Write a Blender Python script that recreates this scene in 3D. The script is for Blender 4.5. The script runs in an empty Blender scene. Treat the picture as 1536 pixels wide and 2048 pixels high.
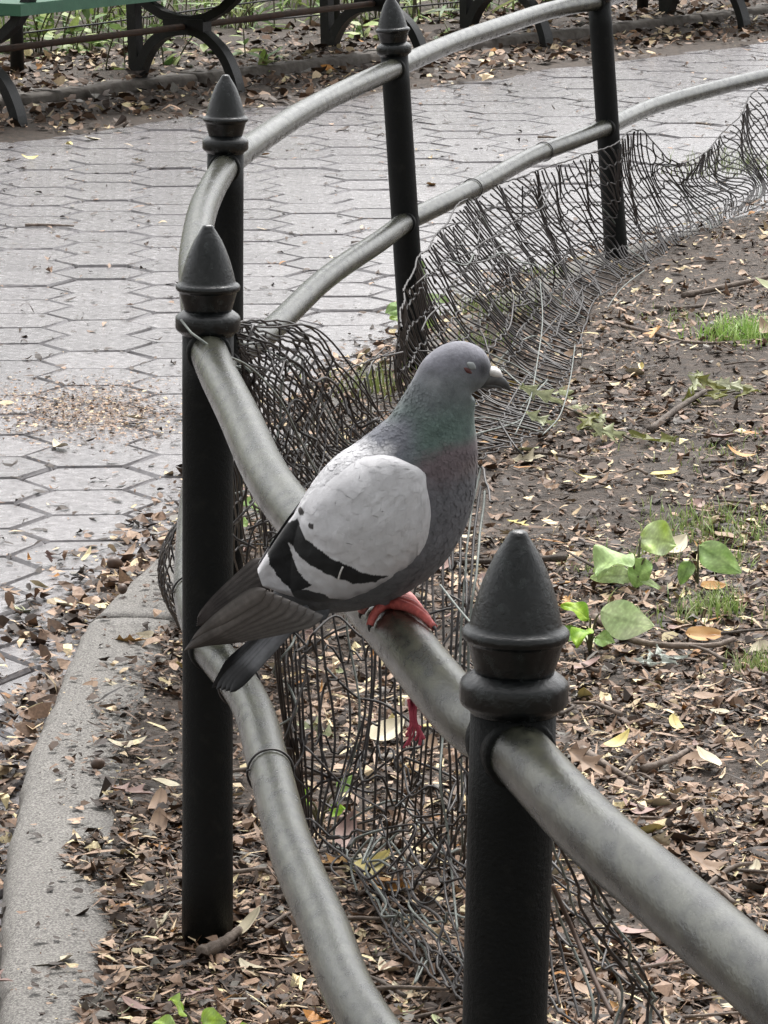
import bpy, math, random
import numpy as np
from mathutils import Vector, Matrix, noise
random.seed(7); np.random.seed(7)
PI = math.pi
S = bpy.context.scene
COL = S.collection

# ------------------------------------------------------------------ camera
F = 7900.0; YH = -600.0; H = 1.235            # focal length in photo pixels, horizon row, eye height
TH = math.atan((1024 - YH) / F); CT, ST = math.cos(TH), math.sin(TH)
cam_d = bpy.data.cameras.new('camera'); cam = bpy.data.objects.new('camera', cam_d); COL.objects.link(cam)
cam.location = (0, 0, H); cam.rotation_euler = (PI / 2 - TH, 0, 0)
cam_d.sensor_fit = 'VERTICAL'; cam_d.sensor_height = 36.0; cam_d.sensor_width = 27.0
cam_d.lens = 36.0 * F / 2048; cam_d.clip_start = 0.05; cam_d.clip_end = 2000
S.camera = cam
S.render.resolution_x = 768; S.render.resolution_y = 1024

# ------------------------------------------------------------------ light
SUN_EL, SUN_AZ = math.radians(60), math.radians(12)      # azimuth from +Y (ahead) towards +X
w = bpy.data.worlds.new('World'); S.world = w; w.use_nodes = True
nt = w.node_tree; nt.nodes.clear()
sky = nt.nodes.new('ShaderNodeTexSky'); sky.sky_type = 'NISHITA'; sky.sun_disc = False
sky.sun_elevation = SUN_EL; sky.sun_rotation = SUN_AZ; sky.air_density = 1.0; sky.dust_density = 4.0
hs = nt.nodes.new('ShaderNodeHueSaturation'); hs.inputs['Saturation'].default_value = 0.08
bg = nt.nodes.new('ShaderNodeBackground'); bg.inputs['Strength'].default_value = 0.15
wo = nt.nodes.new('ShaderNodeOutputWorld')
nt.links.new(sky.outputs[0], hs.inputs['Color']); nt.links.new(hs.outputs[0], bg.inputs[0]); nt.links.new(bg.outputs[0], wo.inputs[0])
sl = bpy.data.lights.new('sun', 'SUN'); sl.energy = 1.5; sl.angle = math.radians(28); sl.color = (1, .965, .92)
so = bpy.data.objects.new('sun', sl); COL.objects.link(so)
sd = Vector((math.sin(SUN_AZ) * math.cos(SUN_EL), math.cos(SUN_AZ) * math.cos(SUN_EL), math.sin(SUN_EL)))
so.rotation_euler = (-sd).to_track_quat('-Z', 'Y').to_euler(); so.location = (0, 0, 20)
S.view_settings.view_transform = 'Standard'; S.view_settings.look = 'None'
S.view_settings.exposure = 1.18; S.view_settings.gamma = 1.0; S.view_settings.use_curve_mapping = False

# ------------------------------------------------------------------ helpers
def ray(px, py):
    a = (px - 768) / F; b = (py - 1024) / F
    return Vector((a, CT - b * ST, -ST - b * CT))
def at_z(px, py, z=0.0):
    d = ray(px, py); return Vector((0, 0, H)) + d * ((z - H) / d.z)
def at_y(px, py, Y):
    d = ray(px, py); return Vector((0, 0, H)) + d * (Y / d.y)

def obj(name, verts, faces, mat=None, parent=None, smooth=True, cols=None, uvw=None):
    me = bpy.data.meshes.new(name)
    me.from_pydata([tuple(v) for v in verts], [], faces)
    if cols is not None:
        ca = me.color_attributes.new('Col', 'FLOAT_COLOR', 'POINT')
        a = np.ones((len(verts), 4), np.float32); a[:, :3] = np.asarray(cols, np.float32)[:, :3]
        ca.data.foreach_set('color', a.ravel())
    if smooth: me.polygons.foreach_set('use_smooth', [True] * len(me.polygons))
    if mat: me.materials.append(mat)
    me.update()
    o = bpy.data.objects.new(name, me); COL.objects.link(o)
    if parent is not None: o.parent = parent
    return o
def tag(o, label=None, cat=None, group=None, kind=None):
    if label: o['label'] = label
    if cat: o['category'] = cat
    if group: o['group'] = group
    if kind: o['kind'] = kind
    return o
def empty(name, loc=(0, 0, 0), label=None, cat=None, group=None):
    o = bpy.data.objects.new(name, None); COL.objects.link(o); o.location = loc; o.empty_display_size = .05
    return tag(o, label, cat, group)
def linked(name, me, parent=None, loc=(0, 0, 0), rot=(0, 0, 0), scale=(1, 1, 1)):
    o = bpy.data.objects.new(name, me); COL.objects.link(o)
    o.location = loc; o.rotation_euler = rot; o.scale = scale
    if parent is not None: o.parent = parent
    return o

def catmull(P, n):
    """resample a polyline (k,d) to n points with a Catmull-Rom spline"""
    P = np.asarray(P, float); k = len(P)
    if k == 2:
        t = np.linspace(0, 1, n)[:, None]; return P[0] * (1 - t) + P[1] * t
    Q = np.vstack([2 * P[0] - P[1], P, 2 * P[-1] - P[-2]])
    d = np.linalg.norm(np.diff(P[:, :min(3, P.shape[1])], axis=0), axis=1); cum = np.concatenate([[0], np.cumsum(d)])
    ts = np.linspace(0, cum[-1], n); out = []
    for t in ts:
        i = int(min(max(np.searchsorted(cum, t, 'right') - 1, 0), k - 2))
        f = (t - cum[i]) / max(cum[i + 1] - cum[i], 1e-9)
        p0, p1, p2, p3 = Q[i], Q[i + 1], Q[i + 2], Q[i + 3]
        out.append(.5 * ((2 * p1) + (-p0 + p2) * f + (2 * p0 - 5 * p1 + 4 * p2 - p3) * f * f + (-p0 + 3 * p1 - 3 * p2 + p3) * f ** 3))
    return np.array(out)

def tube(P, r, seg=8, cap=True):
    """tube mesh along points; r scalar or per-point"""
    P = np.asarray(P, float); n = len(P)
    R = np.full(n, r, float) if np.isscalar(r) else np.asarray(r, float)
    T = np.gradient(P, axis=0); T /= np.maximum(np.linalg.norm(T, axis=1, keepdims=True), 1e-9)
    u = np.cross(T[0], (0, 0, 1)); 
    if np.linalg.norm(u) < 1e-3: u = np.cross(T[0], (1, 0, 0))
    u /= np.linalg.norm(u); V = []; Fs = []
    for i in range(n):
        u = u - T[i] * np.dot(u, T[i]); u /= max(np.linalg.norm(u), 1e-9); v = np.cross(T[i], u)
        for j in range(seg):
            a = 2 * PI * j / seg; V.append(P[i] + R[i] * (math.cos(a) * u + math.sin(a) * v))
    for i in range(n - 1):
        for j in range(seg):
            j2 = (j + 1) % seg; Fs.append((i * seg + j, i * seg + j2, (i + 1) * seg + j2, (i + 1) * seg + j))
    if cap:
        Fs.append(tuple(range(seg - 1, -1, -1))); Fs.append(tuple((n - 1) * seg + j for j in range(seg)))
    return V, Fs
def lathe(prof, seg=32):
    """profile of (r,z), bottom to top"""
    V = []; Fs = []; n = len(prof)
    for r, z in prof:
        for j in range(seg):
            a = 2 * PI * j / seg; V.append((r * math.cos(a), r * math.sin(a), z))
    for i in range(n - 1):
        for j in range(seg):
            j2 = (j + 1) % seg; Fs.append((i * seg + j, i * seg + j2, (i + 1) * seg + j2, (i + 1) * seg + j))
    Fs.append(tuple(range(seg - 1, -1, -1))); Fs.append(tuple((n - 1) * seg + j for j in range(seg)))
    return V, Fs
class MB:
    def __init__(s): s.v = []; s.f = []; s.c = []
    def add(s, V, Fs, col=None):
        b = len(s.v); s.v += [tuple(p) for p in V]; s.f += [tuple(i + b for i in f) for f in Fs]
        if col is not None: s.c += [tuple(col)] * len(V)
    def box(s, c, sx, sy, sz, M=None):
        vs = [Vector((x * sx / 2, y * sy / 2, z * sz / 2)) for x in (-1, 1) for y in (-1, 1) for z in (-1, 1)]
        if M is not None: vs = [M @ q for q in vs]
        s.add([Vector(c) + q for q in vs], [(0, 1, 3, 2), (4, 6, 7, 5), (0, 4, 5, 1), (2, 3, 7, 6), (0, 2, 6, 4), (1, 5, 7, 3)])
    def build(s, name, mat, parent=None, smooth=True): return obj(name, s.v, s.f, mat, parent, smooth, s.c if s.c else None)

# ------------------------------------------------------------------ materials
def mat(name, base=(.5, .5, .5), rough=.6, c2=None, scale=8, bump=0.0, bscale=60, spec=.5, attr=False, detail=6, contrast=(.35, .65),
        rand=0.0, noise_mix=.0, sheen=0.0, sub=0.0, metal=0.0, rvar=0.0, trans=0.0, bdist=.004, stretch=None):
    m = bpy.data.materials.new(name); m.use_nodes = True; N = m.node_tree.nodes; L = m.node_tree.links
    b = N['Principled BSDF']; b.inputs['Roughness'].default_value = rough; b.inputs['Specular IOR Level'].default_value = spec
    b.inputs['Metallic'].default_value = metal
    if sheen: b.inputs['Sheen Weight'].default_value = sheen; b.inputs['Sheen Roughness'].default_value = .5
    tc = N.new('ShaderNodeTexCoord'); src = None; tco = tc.outputs['Object']
    if stretch:
        mp = N.new('ShaderNodeMapping'); mp.inputs['Scale'].default_value = stretch; L.new(tco, mp.inputs['Vector']); tco = mp.outputs[0]
    if attr:
        ca = N.new('ShaderNodeVertexColor'); ca.layer_name = 'Col'; src = ca.outputs['Color']
    def ntex(sc, det=detail, rg=.6):
        n = N.new('ShaderNodeTexNoise'); n.inputs['Scale'].default_value = sc; n.inputs['Detail'].default_value = det
        n.inputs['Roughness'].default_value = rg; L.new(tco, n.inputs['Vector']); return n
    if c2 is not None or noise_mix:
        n = ntex(scale); mr = N.new('ShaderNodeMapRange'); mr.inputs[1].default_value = contrast[0]; mr.inputs[2].default_value = contrast[1]
        L.new(n.outputs['Fac'], mr.inputs[0])
        if c2 is not None:
            mx = N.new('ShaderNodeMix'); mx.data_type = 'RGBA'; L.new(mr.outputs[0], mx.inputs[0])
            if src is not None: L.new(src, mx.inputs[6])
            else: mx.inputs[6].default_value = (*base, 1)
            mx.inputs[7].default_value = (*c2, 1); src = mx.outputs[2]
        else:
            mr.inputs[3].default_value = 1 - noise_mix; mr.inputs[4].default_value = 1 + noise_mix
            mm = N.new('ShaderNodeVectorMath'); mm.operation = 'SCALE'; L.new(src, mm.inputs[0]) if src is not None else None
            if src is None: mm.inputs[0].default_value = base
            L.new(mr.outputs[0], mm.inputs['Scale']); src = mm.outputs[0]
        if rvar:
            rr = N.new('ShaderNodeMapRange'); L.new(n.outputs['Fac'], rr.inputs[0]); rr.inputs[1].default_value = .3; rr.inputs[2].default_value = .7
            rr.inputs[3].default_value = rough - rvar; rr.inputs[4].default_value = rough + rvar; L.new(rr.outputs[0], b.inputs['Roughness'])
    if rand:
        oi = N.new('ShaderNodeObjectInfo'); mr = N.new('ShaderNodeMapRange'); L.new(oi.outputs['Random'], mr.inputs[0])
        mr.inputs[3].default_value = 1 - rand; mr.inputs[4].default_value = 1 + rand
        mm = N.new('ShaderNodeVectorMath'); mm.operation = 'SCALE'
        if src is not None: L.new(src, mm.inputs[0])
        else: mm.inputs[0].default_value = base
        L.new(mr.outputs[0], mm.inputs['Scale']); src = mm.outputs[0]
    if src is not None: L.new(src, b.inputs['Base Color'])
    else: b.inputs['Base Color'].default_value = (*base, 1)
    if bump:
        n = ntex(bscale, 8, .65); bp = N.new('ShaderNodeBump'); bp.inputs['Strength'].default_value = bump; bp.inputs['Distance'].default_value = bdist
        L.new(n.outputs['Fac'], bp.inputs['Height']); L.new(bp.outputs[0], b.inputs['Normal'])
    if trans:
        tr = N.new('ShaderNodeBsdfTranslucent'); ms = N.new('ShaderNodeMixShader'); ms.inputs[0].default_value = trans
        if src is not None: L.new(src, tr.inputs[0])
        else: tr.inputs[0].default_value = (*base, 1)
        out = N['Material Output']; L.new(b.outputs[0], ms.inputs[1]); L.new(tr.outputs[0], ms.inputs[2]); L.new(ms.outputs[0], out.inputs[0])
    return m

M = {}
M['soil'] = mat('soil', (.026, .018, .012), .8, (.085, .060, .043), 45, .9, 130, contrast=(.35, .7), bdist=.01)
M['litter'] = mat('litter', attr=True, rough=.62, noise_mix=.25, scale=300, spec=.4)
M['paver'] = mat('paver', (.150, .140, .144), .23, (.225, .212, .216), 45, .35, 420, rand=.12, spec=.6, rvar=.08, bdist=.003)
M['pathbed'] = mat('pathbed', (.035, .027, .022), .9, (.06, .045, .035), 40, .5, 200)
M['kerb'] = mat('kerb', (.10, .092, .085), .75, (.30, .285, .26), 380, .7, 500, contrast=(.42, .62), bdist=.004)
M['kerbstone'] = mat('kerb_far', (.13, .115, .10), .8, (.06, .048, .038), 30, .6, 200)
M['post'] = mat('post_paint', (.0045, .0052, .0052), .5, (.016, .016, .014), 60, .6, 330, contrast=(.55, .85), spec=.16, bdist=.002)
M['finial'] = mat('finial_paint', (.003, .0038, .0042), .20, (.022, .026, .026), 110, .5, 170, contrast=(.52, .72), spec=.5, bdist=.002, rvar=.12)
M['rail'] = mat('rail_paint', (.048, .049, .036), .22, (.012, .013, .010), 75, .35, 420, stretch=(1, .4, 1), contrast=(.40, .60), spec=.6, rvar=.1, bdist=.0015)
M['wire'] = mat('wire_dark', (.016, .013, .013), .5, (.045, .036, .033), 60, spec=.5, contrast=(.4, .7))
M['wire_l'] = mat('wire_light', (.19, .21, .19), .5, (.09, .10, .09), 60)
M['iron'] = mat('bench_iron', (.006, .0065, .0065), .45, (.028, .028, .027), 30, .3, 150, contrast=(.55, .8), spec=.35)
M['slat'] = mat('bench_slat', (.018, .085, .045), .42, (.03, .11, .06), 20, .2, 90, spec=.5)
M['rust'] = mat('rust_bar', (.035, .022, .015), .7, (.07, .035, .02), 50)
M['leafgreen'] = mat('leaf_green', attr=True, rough=.5, noise_mix=.2, scale=90, trans=.25, spec=.35)
M['stem'] = mat('stem', (.10, .10, .045), .6, (.06, .045, .03), 40)
M['grass'] = mat('grass', attr=True, rough=.5, trans=.25)
M['twig'] = mat('twig', (.075, .055, .042), .8, (.17, .135, .11), 70, .5, 250, contrast=(.4, .65), rand=.45)
M['body'] = mat('bird_body', attr=True, rough=.7, noise_mix=.2, scale=150, bump=.5, bscale=330, sheen=.15, spec=.25, bdist=.0012)
M['wing'] = mat('bird_wing', attr=True, rough=.72, noise_mix=.05, scale=140, bump=.22, bscale=380, sheen=.12, spec=.2, bdist=.0012)
M['feather'] = mat('bird_feather', attr=True, rough=.62, noise_mix=.14, scale=220, spec=.25)
M['beak'] = mat('beak', (.055, .055, .058), .45, (.10, .10, .10), 200)
M['cere'] = mat('cere', (.72, .70, .68), .7, (.55, .53, .52), 500)
M['eye'] = mat('eye', (.085, .022, .02), .5)
M['lid'] = mat('eyelid', (.23, .245, .25), .8)
M['foot'] = mat('foot', (.58, .135, .115), .55, (.42, .085, .078), 260, .5, 800, contrast=(.4, .6), bdist=.001)
M['foot2'] = mat('foot_pale', (.60, .26, .24), .55, (.50, .17, .16), 260, .5, 800, bdist=.001)
M['claw'] = mat('claw', (.03, .025, .025), .4)
M['string'] = mat('red_string', (.50, .09, .13), .85, (.34, .04, .07), 200)
M['stone'] = mat('pale_litter', (.62, .63, .60), .6, (.45, .46, .42), 90)
M['acorn'] = mat('nut', (.09, .05, .03), .5, (.05, .03, .02), 60)
M['bark'] = mat('bark', (.07, .055, .042), .9, (.13, .11, .09), 14, .8, 40)
M['ground'] = mat('far_ground', (.045, .04, .025), .9, (.09, .08, .05), 3)

# ------------------------------------------------------------------ plan of the fence
Y = {1: 2.26, 2: 3.86, 3: 5.5, 4: 7.28, 5: 8.76}
TOPPX = {1: (1037, 1060), 2: (416, 449), 3: (451, 149), 4: (781, -8), 5: (1192, -95)}
LOWPX = {1: (1008, 2090), 2: (415, 1850), 3: (450, 1000), 4: (829, 735), 5: (1233, 515)}
POST_R = .0255; RAIL_R = .0188
posts = {}
for k in Y:
    top = at_y(*TOPPX[k], Y[k]); low = at_y(*LOWPX[k], Y[k] + .0)
    d = (top - low).normalized(); base = top - d * ((top.z + .05) / d.z)
    posts[k] = (top, base, d)
def on_post(k, z):
    top, base, d = posts[k]; return top - d * ((top.z - z) / d.z)
# rail heights at the posts (from where each rail meets its post)
ZT = {1: at_y(1010, 1492, Y[1]).z, 2: at_y(413, 700, Y[2]).z, 3: at_y(455, 333, Y[3]).z, 4: at_y(795, 136, Y[4]).z, 5: at_y(1197, 2, Y[5]).z}
ZL = {2: at_y(413, 1292, Y[2]).z, 3: at_y(470, 725, Y[3]).z, 4: at_y(818, 444, Y[4]).z, 5: at_y(1214, 254, Y[5]).z}
ZL[1] = ZL[2] + .05
def rail_path(a, b, za, zb, pts):
    A = on_post(a, za) if a else None; B = on_post(b, zb) if b else None
    P = []
    if A: P.append(A)
    n = len(pts)
    for i, (px, py) in enumerate(pts):
        f = (i + 1) / (n + 1)
        P.append(at_z(px, py, za + (zb - za) * f))
    if B: P.append(B)
    return P
def fence_x(y):            # plan line of the fence, x as a function of depth
    K = [(0.0, .60), (1.2, .42), (Y[1], posts[1][1].x)] + [(Y[2], posts[2][1].x), (4.7, -.262), (Y[3], posts[3][1].x), (6.3, -.10), (Y[4], posts[4][1].x), (Y[5], posts[5][1].x), (9.8, 1.16), (11.2, 2.0), (13, 3.4), (16, 6)]
    ys = np.array([q[0] for q in K]); xs = np.array([q[1] for q in K])
    return float(np.interp(y, ys, xs))
def kerb_out(y):           # outer edge of the kerb
    K = [(0, -.30), (3.0, -.32), (3.55, -.362), (3.81, -.388), (4.13, -.415), (4.63, -.429), (4.9, -.421), (5.27, -.41), (5.52, -.371), (5.78, -.324), (6.3, -.215), (7.28, -.075), (8.76, .38), (9.8, .97), (11.2, 1.78), (13, 3.2), (16, 5.8)]
    return float(np.interp(y, [q[0] for q in K], [q[1] for q in K]))
KERB_W = .115
def kerb_in(y): return kerb_out(y) + KERB_W * (1.0 if y < 5 else 1.0 + .12 * min(y - 5, 3))
PATH_Z = -.045
def nz(x, y, s, o=0): return noise.noise(Vector((x * s + o, y * s - o, o * .37)))
def soil_z(x, y):
    e = min(max((x - kerb_in(y)) / .25, 0), 1)
    return -.006 + .02 * min(max((y - 5.5) / 2, 0), 1) + e * (.012 * nz(x, y, 2.3, 3) + .007 * nz(x, y, 9, 1) + .004 * nz(x, y, 25, 5)) + .03 * min(max(x - .5, 0), 1.5)
FAR_A = at_z(0, 282, PATH_Z); FAR_B = at_z(1536, 80, PATH_Z); FAR_A.z = FAR_B.z = 0
FD = (FAR_B - FAR_A).normalized(); FN = Vector((FD.y, -FD.x, 0))       # FN points to the path
def far_s(x, y): return (Vector((x, y, 0)) - FAR_A).dot(FN)            # >0 on the path side

print('posts', {k: [tuple(round(q, 3) for q in posts[k][0]), tuple(round(q, 3) for q in posts[k][1])] for k in posts})
print('ZT', ZT, 'ZL', ZL)

# ------------------------------------------------------------------ ground structure
V = [(-300, -100, -.14), (300, -100, -.14), (300, 900, -.14), (-300, 900, -.14)]
tag(obj('ground', V, [(0, 1, 2, 3)], M['ground'], smooth=False), kind='structure')
# soil bed
ys = np.concatenate([np.linspace(.4, 3.4, 40), np.linspace(3.4, 6, 130)[1:], np.linspace(6, 10.5, 130)[1:], np.linspace(10.5, 18, 20)[1:]])
NX = 150; V = []; Fs = []
for y in ys:
    x0 = kerb_in(y) - .02
    for i in range(NX):
        f = i / (NX - 1); x = x0 + 9.0 * (f ** 2.1)
        V.append((x, y, soil_z(x, y)))
for r in range(len(ys) - 1):
    for i in range(NX - 1):
        a = r * NX + i; Fs.append((a, a + 1, a + NX + 1, a + NX))
tag(obj('soil_bed', V, Fs, M['soil']), kind='structure')
# kerb: kerbstones of cast concrete, each a piece of its own
kerb = tag(empty('kerb'), kind='structure')
joints = [1.0, 3.0, 5.28, 7.3, 9.3, 11.3, 13.5]
for a, b in zip(joints[:-1], joints[1:]):
    V = []; Fs = []; n = 60; prof = [(-.004, -.10), (0.0, -.022), (.006, -.007), (.016, 0), (.05, .002), (.09, .001), (1, -.003), (1.02, -.06)]
    yy = np.linspace(a + .006, b - .006, n)
    for y in yy:
        k0, k1 = kerb_out(y), kerb_in(y)
        for (q, z) in prof:
            x = k0 + (q if q < .9 else (k1 - k0) * q)
            V.append((x + .006 * nz(x, y, 14, 2) + .003 * nz(x, y, 60, 4), y, z + .004 * nz(x, y, 20, 9) + .0015 * nz(x, y, 90, 9)))
    m = len(prof)
    for i in range(n - 1):
        for j in range(m - 1):
            p = i * m + j; Fs.append((p, p + m, p + m + 1, p + 1))
    Fs.append(tuple(range(m))); Fs.append(tuple((n - 1) * m + j for j in range(m - 1, -1, -1)))
    obj('kerbstone', V, Fs, M['kerb'], kerb)

# path: hexagonal asphalt blocks on a dark bed
path = tag(empty('path'), kind='structure')
V = [(-6, .5, PATH_Z - .012), (7, .5, PATH_Z - .012), (7, 24, PATH_Z - .012), (-6, 24, PATH_Z - .012)]
obj('bedding', V, [(0, 1, 2, 3)], M['pathbed'], path, smooth=False)
SIDE = .1173
def hexmesh(seed):
    rnd = random.Random(seed); V = []
    for rr, z in ((SIDE - .0045, -.03), (SIDE - .0045, -.006), (SIDE - .0085, 0.0)):
        for j in range(6):
            a = PI / 3 * j; q = rr + rnd.uniform(-.0015, .0015); V.append((q * math.cos(a), q * math.sin(a), z))
    Fs = []
    for i in range(2):
        for j in range(6):
            j2 = (j + 1) % 6; Fs.append((i * 6 + j, i * 6 + j2, (i + 1) * 6 + j2, (i + 1) * 6 + j))
    Fs.append(tuple(12 + j for j in range(6)))
    return V, Fs
hexes = []
yaw = math.radians(3.5); cy_, sy_ = math.cos(yaw), math.sin(yaw)
org = at_z(573, 482, PATH_Z)
for i in range(-40, 41):
    for j in range(-60, 61):
        u = i * 1.5 * SIDE + .5 * SIDE * 1.5; v = (j + (i % 2) * .5) * math.sqrt(3) * SIDE
        x = org.x + u * cy_ - v * sy_; y = org.y + u * sy_ + v * cy_
        if not (2.5 < y < 16): continue
        if x > kerb_out(y) + .07 - .0: continue
        if far_s(x, y) < -.10: continue
        px = 768 + F * x / (y * CT - (PATH_Z - H) * ST * 1) 
        if px < -700 or px > 2300: continue
        vis = -120 < px < 1650
        hexes.append((y + (0 if vis else 50), x, y))
hexes.sort()
protos = []
for k in range(6):
    V, Fs = hexmesh(k); o = obj('paver', V, Fs, M['paver'], path, smooth=False); protos.append(o)
rnd = random.Random(3); mb = MB()
for n_, (q, x, y) in enumerate(hexes):
    rz = yaw + rnd.gauss(0, .006); tilt = (rnd.gauss(0, .006), rnd.gauss(0, .006), rz); dz = rnd.gauss(0, .0012)
    if n_ < 300:
        if n_ < 6: o = protos[n_]
        else: o = protos[n_ % 6].copy(); COL.objects.link(o)
        o.location = (x, y, PATH_Z + dz); o.rotation_euler = tilt
    else:
        V, Fs = hexmesh(n_ % 6); Mx = Matrix.Translation((x, y, PATH_Z + dz)) @ Matrix.Rotation(rz, 4, 'Z') @ Matrix.Rotation(tilt[0], 4, 'X')
        mb.add([Mx @ Vector(p) for p in V], Fs)
print('hexes', len(hexes))
if mb.v: tag(mb.build('paver_field', M['paver'], path, smooth=False), kind='stuff')

# far verge behind the path: earth strip, far kerb, planted bed
V = []; Fs = []; NU, NV = 60, 40
for i in range(NU):
    for j in range(NV):
        p = FAR_A + FD * (-4 + 10.5 * i / (NU - 1)) - FN * (-.10 + 7 * (j / (NV - 1)) ** 1.6)
        s = -far_s(p.x, p.y)
        V.append((p.x + .03 * nz(p.x, p.y, 3), p.y, PATH_Z - .008 + min(max(s + .1, 0) / .15, 1) * .022 + .012 * nz(p.x, p.y, 4, 7) + (.05 if s > .62 else 0)))
for i in range(NU - 1):
    for j in range(NV - 1):
        a = i * NV + j; Fs.append((a, a + 1, a + NV + 1, a + NV))
tag(obj('verge', V, Fs, M['soil']), kind='structure')
fk = tag(empty('far_kerb'), kind='structure')
for k in range(6):
    a, b = -3.2 + k * 1.6, -3.2 + (k + 1) * 1.6 - .012
    V = []; Fs = []; n = 24; prof = [(-.07, -.10), (-.066, .035), (-.055, .047), (.05, .05), (.06, .04), (.065, -.10)]
    for t in np.linspace(a, b, n):
        for q, z in prof:
            p = FAR_A + FD * t - FN * (.60 + q); V.append((p.x + .004 * nz(t, q, 9), p.y, PATH_Z + z + .006 * nz(t, q * 8, 6)))
    m = len(prof)
    for i in range(n - 1):
        for j in range(m - 1): p = i * m + j; Fs.append((p, p + m, p + m + 1, p + 1))
    Fs.append(tuple(range(m))); Fs.append(tuple((n - 1) * m + j for j in range(m - 1, -1, -1)))
    obj('kerbstone', V, Fs, M['kerbstone'], fk)

# ------------------------------------------------------------------ pipe rail fence
fence = empty('pipe_fence', (posts[2][1].x, posts[2][1].y, 0), 'curved low iron pipe fence with pointed post finials, the pigeon perched on it', 'fence')
FO = Vector(fence.location)
def rel(P): return [Vector(p) - FO for p in P]
kpx = POST_R / 83.0
# (radius px, px below tip) traced on the nearest post
FIN = [(2, 0), (11, 1), (17, 4), (21, 12), (30, 26), (44, 48), (57, 76), (68, 104), (77, 132), (84, 158), (88, 176), (90, 183), (98, 187), (103, 192), (104, 198), (103, 205), (99, 209), (94, 212), (92, 216), (86, 240), (78, 266), (76, 274)]
COLR = [(75, 271), (80, 272), (97, 284), (102, 289), (104, 293), (105, 300), (105, 326), (103, 332), (98, 337), (88, 344), (84, 349), (83, 351)]
kz = kpx / CT
def post(k):
    top, base, d = posts[k]
    q = d.to_track_quat('Z', 'Y'); Rm = q.to_matrix()
    rot = random.uniform(0, 6)
    p_ = empty('post', (0, 0, 0)); 
    Lp = (top - base).length
    def place(V): return [Rm @ Vector(v) + base - FO for v in V]
    bpy.data.objects.remove(p_)
    zc = Lp - 351 * kz
    prof = [(POST_R * 1.03, 0), (POST_R * 1.02, .12), (POST_R, .2)] + [(POST_R * (1 + .004 * math.sin(i * 2.1)), .2 + (zc + .004 - .2) * i / 8) for i in range(1, 9)]
    V, Fs = lathe(prof, 28); po = obj('post', place(V), Fs, M['post'], fence)
    V, Fs = lathe([(r * kpx, Lp - z * kz) for r, z in reversed(COLR)], 28); obj('collar', place(V), Fs, M['finial'], po)
    V, Fs = lathe([(r * kpx, Lp - z * kz) for r, z in reversed(FIN)], 28); obj('finial', place(V), Fs, M['finial'], po)
    return po
PO = {k: post(k) for k in Y}
def socket(po, c, d):
    """raised rim where a rail enters a post"""
    d = Vector(d).normalized(); q = d.to_track_quat('Z', 'Y').to_matrix()
    V, Fs = lathe([(RAIL_R * .9, POST_R * .3), (RAIL_R + .0036, POST_R * .35), (RAIL_R + .0036, POST_R * .82), (RAIL_R + .0024, POST_R * .95), (RAIL_R + .0008, POST_R * .97), (RAIL_R * .9, POST_R * 1.0)], 24)
    obj('rail_socket', [q @ Vector(v) + c - FO for v in V], Fs, M['post'], po)
TOP = {
 12: [(940, 1442), (868, 1362), (798, 1274), (690, 1150), (572, 1008), (525, 935), (477, 830), (436, 748)],
 23: [(400, 640), (391, 570), (390, 510), (403, 430), (424, 378)],
 34: [(492, 300), (600, 228), (700, 177)],
 45: [(900, 88), (1000, 53), (1100, 21)]}
LOW = {
 12: [(730, 2040), (645, 1845), (580, 1690), (537, 1530), (497, 1400)],
 23: [(385, 1205), (384, 1100), (396, 960), (425, 830)],
 34: [(540, 662), (650, 558), (760, 482)],
 45: [(880, 410), (960, 370), (1060, 315), (1150, 280)]}
RP = {}
for nm, D, Z in (('top', TOP, ZT), ('low', LOW, ZL)):
    for key, pts in D.items():
        a, b = key // 10, key % 10
        P = rail_path(a, b, Z[a], Z[b], pts)
        # keep the height smooth, spread in plan by arc length
        C = catmull(P, 60); RP[(nm, key)] = C
        rr = RAIL_R * (1 + .004 * np.sin(np.arange(60) * .31))
        V, Fs = tube([Vector(p) - FO for p in C], rr, 20); obj('rail', V, Fs, M['rail'], fence)
        socket(PO[a], Vector(C[0]), Vector(C[3]) - Vector(C[0])); socket(PO[b], Vector(C[-1]), Vector(C[-4]) - Vector(C[-1]))
# rails running on past the first and last post
A = on_post(1, ZT[1]); P = [A] + [at_z(px, py, ZT[1] + dz) for px, py, dz in ((1180, 1660, .004), (1330, 1790, .006), (1536, 1972, .008), (1760, 2170, .01), (2100, 2480, .012))]
C = catmull(P, 50); RP[('top', 0)] = C; V, Fs = tube([Vector(p) - FO for p in C], RAIL_R, 20); obj('rail', V, Fs, M['rail'], fence); socket(PO[1], A, Vector(C[3]) - A)
A = on_post(5, ZL[5]); P = [A] + [at_z(px, py, ZL[5]) for px, py in ((1300, 215), (1400, 185), (1536, 152), (1680, 128))]
C = catmull(P, 40); RP[('low', 6)] = C; V, Fs = tube([Vector(p) - FO for p in C], RAIL_R, 16); obj('rail', V, Fs, M['rail'], fence); socket(PO[5], A, Vector(C[3]) - A)
A = on_post(5, ZT[5]); C2 = [A] + [Vector((p[0], p[1], ZT[5])) - (Vector((C[0][0], C[0][1], 0)) - Vector((A.x, A.y, 0))) for p in C[6::8]]
C = catmull(C2, 40); V, Fs = tube([Vector(p) - FO for p in C], RAIL_R, 16); obj('rail', V, Fs, M['rail'], fence)
for k_, v_ in RP.items(): print(k_, [tuple(round(float(q), 2) for q in v_[i]) for i in (0, 15, 30, 45, len(v_) - 1) if i < len(v_)])

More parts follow.
